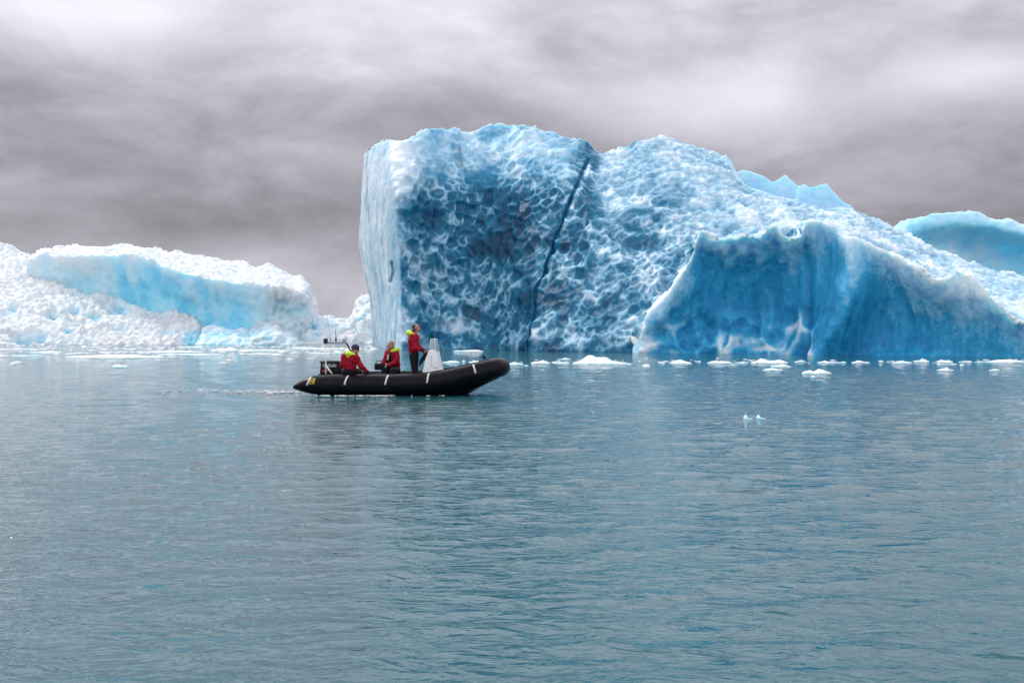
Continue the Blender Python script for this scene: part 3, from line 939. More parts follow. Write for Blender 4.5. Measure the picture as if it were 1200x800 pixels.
def thick(o, t=0.006):
    md = o.modifiers.new('thickness', 'SOLIDIFY'); md.thickness = t; md.offset = 0
    return o


def xs_of(px):           # station on the near tube seen at column px
    return (px - 600) / F * 28.55 - BX


for px, ln in ((363, 0.08), (408, 0.07), (456, 0.06), (505, 0.03), (561, -0.08)):
    for side in (-1, 1):
        bm = bmesh.new()
        x = xs_of(px)
        patch(bm, x - 0.023, x + 0.023, 2, 66, lean=ln, side=side)
        thick(from_bm('side_band', bm, M_STRAP, boat))
# emblem: yellow square, dark zigzag
for side in (-1, 1):
    bm = bmesh.new(); x = xs_of(368.5); patch(bm, x - 0.065, x + 0.075, 8, 44, lean=0.02, side=side)
    em = thick(from_bm('emblem', bm, M_YELLOW, boat), 0.004)
    bm = bmesh.new()
    for a0, a1, dx, ln in ((34, 39, -0.045, 0), (13, 18, -0.045, 0)): patch(bm, x + dx, x + dx + 0.1, a0, a1, 0.011, 0, side, 2, 2)
    patch(bm, x - 0.045, x - 0.015, 18, 34, 0.011, 0.065, side, 4, 2)
    thick(from_bm('emblem_mark', bm, M_DARK, em), 0.004)
# grab lines looping along the inboard top of the tubes
for side in (-1, 1):
    bm = bmesh.new(); pts = []
    for i in range(81):
        x = -1.9 + 4.2 * i / 80
        y, z, r = tube_at(x)
        a = math.radians(98 + 10 * abs(math.sin(i / 80 * math.pi * 7)))
        pts.append((x, side * (-y) + side * (r + 0.015) * math.cos(a), z + (r + 0.015) * math.sin(a)))
    sweep(bm, pts, 0.014, 6); from_bm('grab_line', bm, M_DARK, boat)
# bow handles
bm = bmesh.new(); sweep(bm, [(2.25, -0.22, 0.93), (2.2, -0.2, 1.0), (2.2, 0.2, 1.0), (2.25, 0.22, 0.93)], 0.018, 8); from_bm('bow_handle', bm, M_DARK, boat)
# lacing eyes along the bow lip
for i in range(9):
    bm = bmesh.new()
    x = 1.0 + i * 0.17; y, z, r = tube_at(x)
    box(bm, (x, y + 0.05, z + r + 0.01), (0.07, 0.05, 0.025), 0.008)
    from_bm('tie_patch', bm, M_DARK, boat)
# hull between the tubes and floor
bm = bmesh.new()
st = [(-2.15, 0.66, -0.28, 0.1), (-0.5, 0.74, -0.3, 0.08), (0.8, 0.76, -0.28, 0.12), (1.3, 0.76, -0.2, 0.24), (1.75, 0.70, -0.04, 0.36), (2.1, 0.60, 0.16, 0.46), (2.4, 0.44, 0.34, 0.56), (2.6, 0.2, 0.46, 0.62)]
secs = []
for x, w, kz, cz in st:
    secs.append([bm.verts.new((x, -w, cz)), bm.verts.new((x, -w * 0.8, kz * 0.55 + cz * 0.25)), bm.verts.new((x, 0, kz)), bm.verts.new((x, w * 0.8, kz * 0.55 + cz * 0.25)), bm.verts.new((x, w, cz))])
for a, b in zip(secs, secs[1:]):
    for k in range(4): bm.faces.new((a[k], a[k + 1], b[k + 1], b[k]))
    bm.faces.new((a[0], b[0], b[4], a[4]))
bm.faces.new(secs[0]); bm.faces.new(secs[-1])
from_bm('hull', bm, M_TUBE, boat, smooth=False)
bm = bmesh.new(); box(bm, (-0.2, 0, 0.125), (3.7, 1.16, 0.04), 0.01); from_bm('floor', bm, M_GREY, boat)
bm = bmesh.new(); box(bm, (-2.08, 0, 0.32), (0.06, 1.1, 0.42), 0.012); from_bm('transom', bm, M_DARK, boat)

# outboard motor
om_x = xs_of(382)
bm = bmesh.new()
vs = box(bm, (om_x, 0.0, 0.67), (0.60, 0.38, 0.40), 0.07, taper=(0.86, 0.8, -0.02))
motor = from_bm('outboard_motor', bm, M_DARK, boat)
bm = bmesh.new(); box(bm, (om_x - 0.02, 0, 0.32), (0.26, 0.2, 0.38), 0.03); box(bm, (om_x + 0.06, 0, 0.28), (0.2, 0.32, 0.22), 0.02); from_bm('bracket', bm, M_DARK, motor)
bm = bmesh.new(); box(bm, (om_x - 0.05, 0, -0.1), (0.16, 0.09, 0.6), 0.03); box(bm, (om_x - 0.14, 0, -0.33), (0.36, 0.22, 0.03), 0.008); from_bm('leg', bm, M_DARK, motor)
bm = bmesh.new(); box(bm, (om_x - 0.245, 0, 0.83), (0.13, 0.2, 0.06), 0.02); from_bm('cowl_latch', bm, M_NAVY, motor)


def lettering(text, parent, loc, size, mat, rot):
    cu = bpy.data.curves.new('lettering', 'FONT')
    cu.body = text; cu.size = size; cu.extrude = 0.002; cu.align_x = 'CENTER'; cu.align_y = 'CENTER'; cu.offset = 0.003
    t = bpy.data.objects.new('work', cu); COL.objects.link(t)
    dg = bpy.context.evaluated_depsgraph_get()
    me = bpy.data.meshes.new_from_object(t.evaluated_get(dg))
    bpy.data.objects.remove(t); bpy.data.curves.remove(cu)
    o = link('lettering', me, mat, parent, smooth=False)
    o.location = loc; o.rotation_euler = rot
    return o


for side, rz in ((-1, 0), (1, math.pi)):
    lettering('SUZUKI', motor, (om_x - 0.01, side * 0.188, 0.74), 0.105, M_STRAP, (math.pi / 2 - side * 0.0 , 0, rz))
    bm = bmesh.new(); box(bm, (om_x - 0.10, side * 0.1905, 0.60), (0.22, 0.006, 0.05), 0.001); from_bm('stripe', bm, M_REDP, motor)

# light mast over the engine
zt = lambda py: (461 - py) / 44.0
xl = xs_of(379); xr = xs_of(403)
mast = empty('light_mast', (0, 0, 0)); mast.parent = boat
for y in (-0.38,):
    bm = bmesh.new(); sweep(bm, [(xl, y, 0.45), (xl - 0.005, y, 1.0), (xl - 0.03, y, 1.36)], 0.021, 10); from_bm('post', bm, M_WHITE, mast)
    bm = bmesh.new(); sweep(bm, [(xl - 0.005, y, 0.76), (xl + 0.22, y, 0.46)], 0.019, 10); from_bm('brace', bm, M_WHITE, mast)
bm = bmesh.new(); box(bm, (0.5 * (xl + xr) + 0.0, -0.38, 1.365), (0.58, 0.07, 0.06), 0.015);
from_bm('crossbar', bm, M_GREY, mast)
for y in (-0.38,):
    bm = bmesh.new(); sweep(bm, [(xr - 0.02, y, 1.37), (xr + 0.05, y, 1.3), (xr + 0.17, y, 1.05), (xr + 0.24, y, 0.5)], 0.02, 10); from_bm('strut', bm, M_DARK, mast)
bm = bmesh.new(); box(bm, (xl + 0.0, -0.40, 1.40), (0.10, 0.11, 0.14), 0.02); from_bm('mast_lamp', bm, M_NAVY, mast)
bm = bmesh.new(); box(bm, (xr - 0.04, -0.38, 1.43), (0.09, 0.10, 0.11), 0.02); from_bm('sensor_box', bm, M_GREY, mast)
bm = bmesh.new(); sweep(bm, [(xl + 0.13, -0.38, 1.38), (xl + 0.12, -0.38, 1.48), (xl + 0.02, -0.38, 2.15)], [0.022, 0.008, 0.004], 6); from_bm('whip_antenna', bm, M_GREY, mast)
bm = bmesh.new(); sweep(bm, [(xl + 0.27, -0.38, 1.38), (xl + 0.27, -0.38, 1.47), (xl + 0.27, -0.38, 1.48), (xl + 0.265, -0.38, 1.68)], [0.025, 0.022, 0.01, 0.008], 8); from_bm('stub_antenna', bm, M_NAVY, mast)

# steering console
bm = bmesh.new()
pr = [(0.60, 0.14), (1.13, 0.14), (1.11, 0.62), (0.99, 1.12), (0.90, 1.17), (0.78, 1.15), (0.70, 0.95), (0.62, 0.60)]
lay = []
for y, k in ((-0.30, 0.96), (-0.27, 1.0), (0.27, 1.0), (0.30, 0.96)):
    cx, cz = 0.86, 0.6
    lay.append([bm.verts.new((cx + (x - cx) * k, y, cz + (z - cz) * k)) for x, z in pr])
for a, b in zip(lay, lay[1:]):
    for k in range(len(pr)): bm.faces.new((a[k], a[(k + 1) % len(pr)], b[(k + 1) % len(pr)], b[k]))
bm.faces.new(lay[0]); bm.faces.new(lay[-1])
console = from_bm('console', bm, M_WHITE, boat, smooth=False)
bm = bmesh.new()
w = [(0.80, 1.15, 0.27), (0.83, 1.44, 0.20), (0.92, 1.45, 0.20), (0.99, 1.12, 0.27)]
lo = [[bm.verts.new((x, s * y, z)) for x, z, y in w] for s in (-1, 1)]
for k in range(3): bm.faces.new((lo[0][k], lo[0][k + 1], lo[1][k + 1], lo[1][k]))
bm.faces.new(lo[0]); bm.faces.new(lo[1][::-1])
ws = thick(from_bm('windscreen', bm, M_GLASS, console, smooth=False), 0.012)
bm = bmesh.new()
for s in (-1, 1): sweep(bm, [(x, s * y, z) for x, z, y in w], 0.014, 6)
sweep(bm, [(0.83, -0.2, 1.44), (0.83, 0.2, 1.44)], 0.014, 6); sweep(bm, [(0.92, -0.2, 1.45), (0.92, 0.2, 1.45)], 0.014, 6)
from_bm('windscreen_frame', bm, M_WHITE, ws)
bm = bmesh.new(); sweep(bm, [(0.86, -0.305, 1.02), (0.85, -0.305, 0.75), (1.0, -0.305, 0.68), (1.05, -0.305, 0.72)], 0.008, 6); from_bm('console_hatch_line', bm, M_GREY, console)
bm = bmesh.new(); ringp = []
rotm = Matrix.Rotation(math.radians(-62), 4, 'Y')
for i in range(25):
    a = 2 * math.pi * i / 24
    ringp.append(Vector((0.60, 0, 0.93)) + rotm @ Vector((0.2 * math.cos(a), 0.2 * math.sin(a), 0)))
sweep(bm, ringp, 0.018, 8)
for k in range(3):
    a = 2 * math.pi * k / 3 + 0.5
    sweep(bm, [Vector((0.62, 0, 0.92)), Vector((0.60, 0, 0.93)) + rotm @ Vector((0.2 * math.cos(a), 0.2 * math.sin(a), 0))], 0.012, 6)
sweep(bm, [(0.60, 0, 0.93), (0.76, 0, 0.87)], 0.03, 10)
from_bm('steering_wheel', bm, M_DARK, console)
bm = bmesh.new(); ball(bm, (0.575, 0, 0.92), (0.17, 0.16, 0.045), rotm); from_bm('wheel_cover', bm, M_NAVY, console)
bm = bmesh.new(); box(bm, (0.735, 0, 1.085), (0.015, 0.42, 0.16), 0.01, Matrix.Rotation(math.radians(22), 4, 'Y')); from_bm('instrument_panel', bm, M_DARK, console)
bm = bmesh.new(); sweep(bm, [(0.68, -0.24, 0.95), (0.64, -0.25, 1.12)], 0.016, 8); box(bm, (0.64, -0.25, 1.13), (0.05, 0.08, 0.05), 0.015); from_bm('throttle_lever', bm, M_DARK, console)

# ------------------------------------------------------------------ people
def limb(bm, *pr):
    """chain of (point, radius): overlapping balls, merged later into one skin"""
    for (p, r), (q, s) in zip(pr, pr[1:]):
        p, q = Vector(p), Vector(q)
        L = (q - p).length
        n = max(2, int(L / (0.35 * min(r, s))) + 1)
        for i in range(n + 1):
            t = i / n
            ball(bm, p.lerp(q, t), r + (s - r) * t)


def skin(name, bm, voxel, mat, parent=None, it=3):
    me = bpy.data.meshes.new(name)
    bm.to_mesh(me); bm.free()
    me = remeshed(me, voxel)
    me.name = name
    smooth_co(me, it, 0.5)
    return link(name, me, mat, parent)


def hand(bm, wrist, d, palm_n, mirror, curl):
    """palm, four curled fingers of unequal length and a thumb from the side of the palm"""
    d = Vector(d).normalized(); n = Vector(palm_n); n = (n - d * n.dot(d)).normalized()
    s = d.cross(n) * mirror
    wrist = Vector(wrist)
    for k in (-0.027, -0.009, 0.009, 0.027):
        limb(bm, (wrist + d * 0.01 + s * k * 0.7, 0.017), (wrist + d * 0.085 + s * k, 0.015))
    for k, L in ((-0.03, 0.062), (-0.0105, 0.078), (0.0095, 0.086), (0.029, 0.076)):
        p = wrist + d * 0.088 + s * k; a = 0.0; r = 0.0105
        for j, f in enumerate((0.45, 0.32, 0.23)):
            a += curl * (0.6 if j == 0 else 1.0)
            q = p + (d * math.cos(a) + n * math.sin(a)) * L * f
            limb(bm, (p, r), (q, r * 0.9)); p = q; r *= 0.9
    p = wrist + d * 0.03 + s * 0.03
    q = p + (d * 0.55 + s * 0.6 + n * 0.45).normalized() * 0.04
    e = q + (d * 0.8 + n * 0.5 + s * 0.05).normalized() * 0.03
    limb(bm, (p, 0.015), (q, 0.0125), (e, 0.010))


def person(label, root, J, face, hair_mat, hat=False, hood_dir=None, rz=0.0, vest=False, curl=0.5, palm=((0, 0, -1), (0, 0, -1)), bald=False):
    f = Vector(face).normalized()
    u = Vector((0, 0, 1)); u = (u - f * u.dot(f)).normalized()
    s = u.cross(f)
    R = Matrix((( f.x, s.x, u.x, 0), (f.y, s.y, u.y, 0), (f.z, s.z, u.z, 0), (0, 0, 0, 1)))
    V = {k: Vector(v) for k, v in J.items()}
    H = V['head']
    bm = bmesh.new()
    # head
    ball(bm, H + u * 0.03 - f * 0.008, (0.098, 0.077, 0.095), R)
    ball(bm, H - u * 0.035 + f * 0.022, (0.07, 0.06, 0.075), R)
    ball(bm, H - u * 0.095 + f * 0.06, (0.026, 0.03, 0.022), R)
    limb(bm, (H + f * 0.088 + u * 0.012, 0.010), (H + f * 0.112 - u * 0.028, 0.014))
    for k in (-1, 1):
        ball(bm, H + s * k * 0.078 - f * 0.008 - u * 0.005, (0.018, 0.010, 0.032), R)
        ball(bm, H + f * 0.078 + s * k * 0.03 + u * 0.024, (0.016, 0.026, 0.010), R)
        ball(bm, H + f * 0.066 + s * k * 0.042 - u * 0.028, (0.02, 0.02, 0.02), R)
    limb(bm, (H + f * 0.086 - u * 0.062 - s * 0.018, 0.0085), (H + f * 0.093 - u * 0.060, 0.010), (H + f * 0.086 - u * 0.062 + s * 0.018, 0.0085))
    limb(bm, (H - u * 0.06 - f * 0.015, 0.056), (V['neck'], 0.06), (V['chest'], 0.08))
    # trunk and limbs
    for a in ('l', 'r'):
        sh, hp = V['shoulder_' + a], V['hip_' + a]
        limb(bm, (V['chest'], 0.10), (sh, 0.062)); limb(bm, (sh.lerp(V['chest'], 0.45), 0.095), (hp.lerp(V['pelvis'], 0.2), 0.095))
        limb(bm, (V['chest'], 0.1), (V['pelvis'], 0.1)); limb(bm, (V['pelvis'], 0.1), (hp, 0.085))
        limb(bm, (sh, 0.055), (V['elbow_' + a], 0.042), (V['wrist_' + a], 0.029))
        limb(bm, (hp, 0.085), (V['knee_' + a], 0.056), (V['ankle_' + a], 0.038)); limb(bm, (V['ankle_' + a], 0.036), (V['toe_' + a], 0.03))
        hand(bm, V['wrist_' + a], V['wrist_' + a] - V['elbow_' + a], palm[0 if a == 'l' else 1], 1 if a == 'l' else -1, curl)
    body = skin('person', bm, 0.0085, M_SKIN)
    body.parent = None
    body.location = root; body.rotation_euler = (0, 0, rz)
    tag(body, label, 'person', 'people in the boat')
    # eyes
    for k in (-1, 1):
        bm = bmesh.new(); ball(bm, H + f * 0.084 + s * k * 0.031 + u * 0.006, (0.008, 0.013, 0.008), R)
        from_bm('eye', bm, M_EYE, body)
    # hair or hat
    bm = bmesh.new()
    if hat:
        ball(bm, H + u * 0.055 - f * 0.012, (0.113, 0.094, 0.098), R)
        limb(bm, *[(H + u * 0.03 + (f * math.cos(a) * 0.095 + s * math.sin(a) * 0.08) - f * 0.012, 0.022) for a in np.linspace(0, 2 * math.pi, 17)])
        skin('knit_hat', bm, 0.012, M_NAVY, body)
    else:
        if bald:
            ball(bm, H + u * 0.032 - f * 0.032, (0.09, 0.084, 0.090), R)
            for k in (-1, 1): ball(bm, H + s * k * 0.055 - f * 0.02 - u * 0.012, (0.05, 0.03, 0.06), R)
            ball(bm, H - u * 0.05 - f * 0.055, (0.04, 0.055, 0.035), R)
        else:
            ball(bm, H + u * 0.046 - f * 0.022, (0.097, 0.084, 0.09), R)
            ball(bm, H - u * 0.02 - f * 0.05, (0.058, 0.075, 0.07), R)
        skin('hair', bm, 0.011, hair_mat, body)
    # jacket
    bm = bmesh.new()
    wz = V['pelvis'].lerp(V['chest'], 0.30)
    for a in ('l', 'r'):
        sh, hp = V['shoulder_' + a], V['hip_' + a]
        o = hp - V['pelvis']
        limb(bm, (V['chest'], 0.135), (sh, 0.088)); limb(bm, (sh.lerp(V['chest'], 0.4), 0.135), (wz + o * 0.55, 0.135)); limb(bm, (V['chest'], 0.14), (wz, 0.14))
        w_ = V['wrist_' + a]; e_ = V['elbow_' + a]
        limb(bm, (sh, 0.088), (sh.lerp(e_, 0.55), 0.074), (e_, 0.070), (e_.lerp(w_, 0.55), 0.060), (e_.lerp(w_, 0.93), 0.048))
    limb(bm, (V['chest'] + Vector((0, 0, 0.05)), 0.11), (V['neck'] + Vector((0, 0, 0.0)), 0.078), (V['neck'] + Vector((0, 0, 0.035)), 0.072))
    jk = skin('jacket', bm, 0.016, M_RED, body, 4)
    co, no = get_co(jk.data), get_no(jk.data)
    set_co(jk.data, co + no * (0.022 * fbm(co * 8.0 + len(label), 3, 900) + 0.012 * fbm(co * np.array([22, 22, 9.0]), 2, 910))[:, None])
    for a in ('l', 'r'):
        bm = bmesh.new()
        w_ = V['wrist_' + a]; e_ = V['elbow_' + a]
        limb(bm, (e_.lerp(w_, 0.86), 0.057), (e_.lerp(w_, 0.98), 0.046))
        skin('cuff', bm, 0.012, M_BLACKF, body)
    # trousers, boots
    bm = bmesh.new()
    for a in ('l', 'r'):
        hp, kn, an = V['hip_' + a], V['knee_' + a], V['ankle_' + a]
        limb(bm, (V['pelvis'].lerp(V['chest'], 0.40), 0.125), (V['pelvis'], 0.138), (hp, 0.118)); limb(bm, (hp, 0.118), (kn, 0.088), (an, 0.07))
    skin('trousers', bm, 0.017, M_BLACKF, body, 4)
    for a in ('l', 'r'):
        bm = bmesh.new()
        an, to = V['ankle_' + a], V['toe_' + a]
        limb(bm, (an + Vector((0, 0, 0.1)), 0.058), (an, 0.052), (an.lerp(to, 0.5), 0.048), (to, 0.042))
        skin('boot', bm, 0.013, M_BOOT, body)
    # bright hood rolled behind the neck
    hd = Vector(hood_dir).normalized(); hs = Vector((0, 0, 1)).cross(hd).normalized()
    bm = bmesh.new()
    c = V['neck'] + Vector((0, 0, -0.005)) + hd * 0.02
    limb(bm, *[(c + (hd * math.cos(a) * 0.125 + hs * math.sin(a) * 0.125) + Vector((0, 0, -0.015 + 0.035 * math.cos(a))), 0.032 + 0.036 * max(0, math.cos(a))) for a in np.linspace(-1.75, 1.75, 15)])
    ball(bm, c + hd * 0.10 + Vector((0, 0, -0.03)), 0.085)
    hdn = skin('hood', bm, 0.014, M_LIME, body, 3)
    co, no = get_co(hdn.data), get_no(hdn.data)
    set_co(hdn.data, co + no * (0.012 * fbm(co * 14.0, 3, 920))[:, None])
    if vest:
        bm = bmesh.new()
        fl = Vector((f.x, f.y, 0)).normalized(); sl = Vector((0, 0, 1)).cross(fl)
        for k in (-1, 1):
            limb(bm, (V['chest'] + sl * k * 0.085 + fl * 0.09 + Vector((0, 0, 0.06)), 0.05), (V['chest'] + sl * k * 0.085 + fl * 0.12 - Vector((0, 0, 0.10)), 0.055), (V['pelvis'].lerp(V['chest'], 0.45) + sl * k * 0.09 + fl * 0.12, 0.05))
        skin('life_vest', bm, 0.014, M_BLACKF, body)
        bm = bmesh.new(); limb(bm, (V['chest'] + sl * 0.085 + fl * 0.148 + Vector((0, 0, 0.03)), 0.026), (V['chest'] + sl * 0.085 + fl * 0.17 - Vector((0, 0, 0.08)), 0.026))
        skin('reflective_strip', bm, 0.01, M_STRAP, body)
    # belt line across the back
    return body


def boat_pt(x, y, z):
    c, s_ = math.cos(YAW), math.sin(YAW)
    return (BX + x * c - y * s_, BY + x * s_ + y * c, z)


# standing helmsman (local frame: +X is ahead, +Y is his left)
person('standing helmsman in red jacket and black trousers, one hand on the white console', boat_pt(0.36, 0.02, 0.145), dict(
    pelvis=(-0.02, 0, 0.90), chest=(-0.03, 0, 1.27), neck=(-0.01, 0, 1.46), head=(0.04, 0, 1.59),
    shoulder_l=(-0.02, 0.17, 1.37), elbow_l=(0.05, 0.22, 1.08), wrist_l=(0.26, 0.15, 0.98),
    shoulder_r=(-0.02, -0.17, 1.37), elbow_r=(0.03, -0.23, 1.08), wrist_r=(0.27, -0.2, 1.0),
    hip_l=(-0.02, 0.095, 0.87), knee_l=(0.0, 0.11, 0.48), ankle_l=(-0.03, 0.12, 0.08), toe_l=(0.12, 0.14, 0.045),
    hip_r=(-0.02, -0.095, 0.87), knee_r=(0.02, -0.11, 0.48), ankle_r=(-0.02, -0.12, 0.08), toe_r=(0.13, -0.14, 0.045)),
    face=(1, -0.1, -0.03), hair_mat=M_HAIRD, hood_dir=(-1, -0.1, 0), rz=YAW, curl=0.7, bald=True)
# seated in the middle, on the far tube, turned to the left of the picture
person('seated person with short fair hair and black vest over red jacket, facing the stern', boat_pt(-0.33, 0.70, 0.50), dict(
    pelvis=(0.02, 0, 0.12), chest=(-0.02, -0.04, 0.47), neck=(-0.03, -0.06, 0.64), head=(-0.07, -0.09, 0.76),
    shoulder_l=(0.10, -0.12, 0.57), elbow_l=(0.10, -0.28, 0.32), wrist_l=(-0.14, -0.36, 0.20),
    shoulder_r=(-0.15, 0.03, 0.57), elbow_r=(-0.26, -0.10, 0.32), wrist_r=(-0.25, -0.33, 0.22),
    hip_l=(0.09, -0.05, 0.10), knee_l=(0.04, -0.48, 0.10), ankle_l=(0.0, -0.50, -0.29), toe_l=(-0.1, -0.6, -0.32),
    hip_r=(-0.08, 0.0, 0.10), knee_r=(-0.2, -0.42, 0.11), ankle_r=(-0.2, -0.44, -0.29), toe_r=(-0.3, -0.53, -0.32)),
    face=(-0.9, -0.42, -0.12), hair_mat=M_HAIRG, hood_dir=(0.95, -0.15, 0), rz=0, vest=True, curl=0.7)
# seated at the stern on the near tube, back to us, leaning on the right hand
person('person in dark knit hat and red jacket sitting with back turned beside the engine', boat_pt(-1.26, -0.66, 0.50), dict(
    pelvis=(0.0, 0.0, 0.11), chest=(0.03, 0.03, 0.42), neck=(0.09, 0.05, 0.57), head=(0.155, 0.08, 0.675),
    shoulder_l=(-0.14, 0.08, 0.49), elbow_l=(-0.22, 0.14, 0.25), wrist_l=(-0.08, 0.32, 0.18),
    shoulder_r=(0.18, -0.05, 0.48), elbow_r=(0.33, -0.06, 0.24), wrist_r=(0.50, 0.0, 0.075),
    hip_l=(-0.08, 0.05, 0.10), knee_l=(-0.02, 0.46, 0.08), ankle_l=(0.0, 0.46, -0.29), toe_l=(0.05, 0.58, -0.32),
    hip_r=(0.09, 0.02, 0.10), knee_r=(0.2, 0.42, 0.09), ankle_r=(0.2, 0.44, -0.29), toe_r=(0.27, 0.56, -0.32)),
    face=(0.9, 0.35, -0.2), hair_mat=M_NAVY, hat=True, hood_dir=(-0.8, -0.6, 0), rz=0, curl=0.25, palm=((0, 0, -1), (0, 0, -1)))
# black bag on the middle person's knees
bm = bmesh.new(); box(bm, (0, 0, 0.09), (0.26, 0.18, 0.18), 0.05)
bag = from_bm('camera_bag', bm, M_BLACKF)
bag.location = boat_pt(-0.64, 0.28, 0.70 - 0.09)
tag(bag, 'black camera bag held on the knees of the seated middle person', 'bag')
bm = bmesh.new(); sweep(bm, [(-0.1, 0, 0.17), (-0.07, 0, 0.24), (0.05, 0, 0.25), (0.1, 0, 0.17)], 0.012, 6); from_bm('bag_handle', bm, M_BLACKF, bag)

# foam along the hull and the thin wake astern
M_FOAM = plain('foam', (0.75, 0.78, 0.78), 0.6, vary=0.1)
bm = bmesh.new()
rf = random.Random(9)
for k in range(120):
    if k < 66:
        px = rf.choice([rf.gauss(395, 16), rf.gauss(446, 9), rf.uniform(362, 520)])
        if not 362 < px < 525: continue
        x = (px - 600) / F * 28.25; y = 28.22 + rf.uniform(-0.10, 0.06); s = rf.uniform(0.010, 0.032)
    else:
        px = 345 - abs(rf.gauss(0, 60)); py = rf.gauss(459.3 - (345 - px) * 0.01, 0.9)
        d = dist_at(py); x = (px - 600) / F * d; y = d; s = rf.uniform(0.012, 0.035)
    m = Matrix.Translation((x, y, 0.012)) @ Matrix.Diagonal((s * rf.uniform(1.2, 3.5), s * 1.2, s * 0.5, 1))
    bmesh.ops.create_icosphere(bm, subdivisions=1, radius=1.0, matrix=m)
o = from_bm('wake_foam', bm, M_FOAM)
tag(o, 'white flecks of foam along the black tube and behind the stern', 'foam', kind='stuff')

# ------------------------------------------------------------------ sky, sun, camera
SUN_AZ, SUN_EL = math.radians(-53), math.radians(46)          # azimuth from the view direction (+Y), negative = left
w = bpy.data.worlds.new('World'); SC.world = w
w.use_nodes = True
nt = w.node_tree
bg = nt.nodes['Background']
bg.inputs['Strength'].default_value = 0.1
sky = nt.nodes.new('ShaderNodeTexSky')
sky.sky_type = 'NISHITA'; sky.sun_disc = False
sky.sun_elevation = SUN_EL; sky.sun_rotation = SUN_AZ
sky.air_density = 1.0; sky.dust_density = 1.5
gen = nt.nodes.new('ShaderNodeTexCoord').outputs['Generated']
sep = nt.nodes.new('ShaderNodeSeparateXYZ'); nt.links.new(gen, sep.inputs[0])
az = math_n(nt, 'ARCTAN2', sep.outputs[0], sep.outputs[1])      # radians, 0 ahead, + right
el = sep.outputs[2]
den = math_n(nt, 'ADD', math_n(nt, 'MAXIMUM', el, 0.0), 0.12)
comb = nt.nodes.new('ShaderNodeCombineXYZ')
nt.links.new(math_n(nt, 'DIVIDE', sep.outputs[0], den), comb.inputs[0])
nt.links.new(math_n(nt, 'DIVIDE', sep.outputs[1], den), comb.inputs[1])
nt.links.new(math_n(nt, 'MULTIPLY', el, 3.0), comb.inputs[2])
gs = mapping(nt, gen, (1, 1, 2.1), (0, 0.12, 0.0), (0.4, 0.2, 1.3))
cl1 = noise_n(nt, gs, 3.6, 8, 0.60, 0.35)
cl2 = noise_n(nt, mapping(nt, gen, (1, 1, 2.6), (0, 0.1, 0), (5.1, 2.7, 2)), 9.0, 6, 0.58, 0.3)
# brightness of the cloud deck by elevation, darker band low over the ice
lum = ramp(nt, el, [(0.0, (0.55,) * 3), (0.04, (0.46,) * 3), (0.085, (0.285,) * 3), (0.14, (0.335,) * 3), (0.20, (0.45,) * 3), (0.28, (0.62,) * 3), (0.40, (1.35,) * 3), (0.7, (1.0,) * 3), (1.0, (0.8,) * 3)])
v = math_n(nt, 'MULTIPLY', lum, math_n(nt, 'ADD', 0.22, math_n(nt, 'MULTIPLY', cl1, 1.56)))
v = math_n(nt, 'MULTIPLY', v, math_n(nt, 'ADD', 0.40, math_n(nt, 'MULTIPLY', cl2, 1.2)))


def glow(a_deg, e, sa, se, k):
    """a thinner, brighter place in the clouds"""
    da = math_n(nt, 'DIVIDE', math_n(nt, 'SUBTRACT', az, math.radians(a_deg)), sa)
    de = math_n(nt, 'DIVIDE', math_n(nt, 'SUBTRACT', el, e), se)
    s2 = math_n(nt, 'ADD', math_n(nt, 'MULTIPLY', da, da), math_n(nt, 'MULTIPLY', de, de))
    s2 = math_n(nt, 'ADD', s2, math_n(nt, 'MULTIPLY', math_n(nt, 'SUBTRACT', cl2, 0.5), 2.2))
    return math_n(nt, 'MULTIPLY', math_n(nt, 'EXPONENT', math_n(nt, 'MULTIPLY', s2, -1.0)), k)


for args in ((-21, 0.255, 0.09, 0.03, 0.30), (10.5, 0.195, 0.13, 0.032, 0.30), (23, 0.205, 0.07, 0.022, 0.30), (-9, 0.27, 0.2, 0.03, 0.10), (-20, 0.04, 0.22, 0.03, 0.12),
             (-24, 0.62, 0.95, 0.20, 1.0)):
    v = math_n(nt, 'ADD', v, glow(*args))
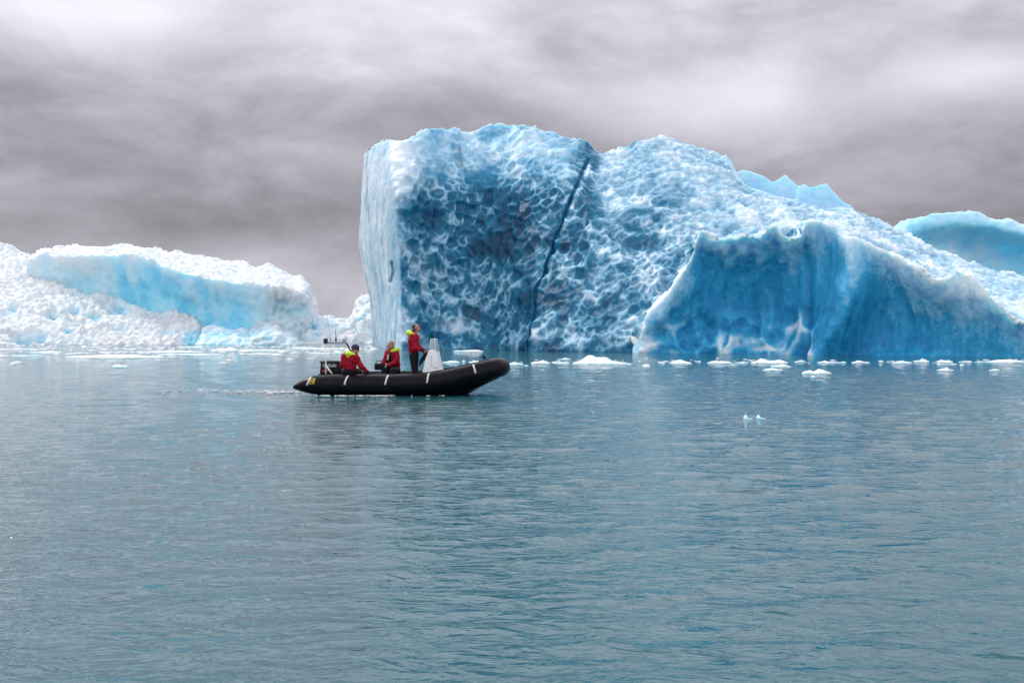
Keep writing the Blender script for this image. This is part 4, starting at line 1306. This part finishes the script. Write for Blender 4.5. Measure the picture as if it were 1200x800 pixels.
# added brightness in the unseen sky behind the camera, to fill the ice faces
back = ramp(nt, math_n(nt, 'ADD', math_n(nt, 'MULTIPLY', sep.outputs[1], -0.5), 0.5), [(0.5, (0, 0, 0)), (0.85, (1, 1, 1))])
bs = nt.nodes.new('ShaderNodeSeparateColor'); nt.links.new(back, bs.inputs[0])
cc = nt.nodes.new('ShaderNodeCombineColor')
nt.links.new(math_n(nt, 'ADD', math_n(nt, 'MULTIPLY', v, 10.7), math_n(nt, 'MULTIPLY', bs.outputs[0], 5.2)), cc.inputs[0])
nt.links.new(math_n(nt, 'ADD', math_n(nt, 'MULTIPLY', v, 10.4), math_n(nt, 'MULTIPLY', bs.outputs[0], 5.5)), cc.inputs[1])
nt.links.new(math_n(nt, 'ADD', math_n(nt, 'MULTIPLY', v, 11.7), math_n(nt, 'MULTIPLY', bs.outputs[0], 5.7)), cc.inputs[2])
cover = ramp(nt, el, [(0.0, (0.97,) * 3), (0.32, (0.95,) * 3), (0.8, (0.88,) * 3)])
cov = nt.nodes.new('ShaderNodeSeparateColor'); nt.links.new(cover, cov.inputs[0])
nt.links.new(mixc(nt, cov.outputs[0], sky.outputs[0], cc.outputs[0]), bg.inputs['Color'])

sun = bpy.data.lights.new('sun', 'SUN')
sun.energy = 2.1; sun.angle = math.radians(4.0); sun.color = (1.0, 0.95, 0.88)
so = bpy.data.objects.new('sun', sun); COL.objects.link(so)
sd = Vector((math.sin(SUN_AZ) * math.cos(SUN_EL), math.cos(SUN_AZ) * math.cos(SUN_EL), math.sin(SUN_EL)))
so.rotation_euler = sd.to_track_quat('Z', 'Y').to_euler()
so.location = (0, 0, 60)

cam = bpy.data.cameras.new('camera')
cam.sensor_width = 36; cam.lens = 36 * F / 1200
cam.shift_y = -(400 - HZ) / 1200
cam.clip_end = 12000; cam.clip_start = 0.1
co_ = bpy.data.objects.new('camera', cam); COL.objects.link(co_)
co_.location = (0, 0, CAMH); co_.rotation_euler = (math.pi / 2, 0, 0)
SC.camera = co_
vs_ = SC.view_settings
vs_.view_transform = 'Standard'; vs_.look = 'None'; vs_.exposure = 0; vs_.gamma = 1; vs_.use_curve_mapping = False
SC.render.engine = 'CYCLES'
SC.cycles.use_denoising = True
SC.cycles.max_bounces = 8
SC.cycles.sample_clamp_indirect = 6
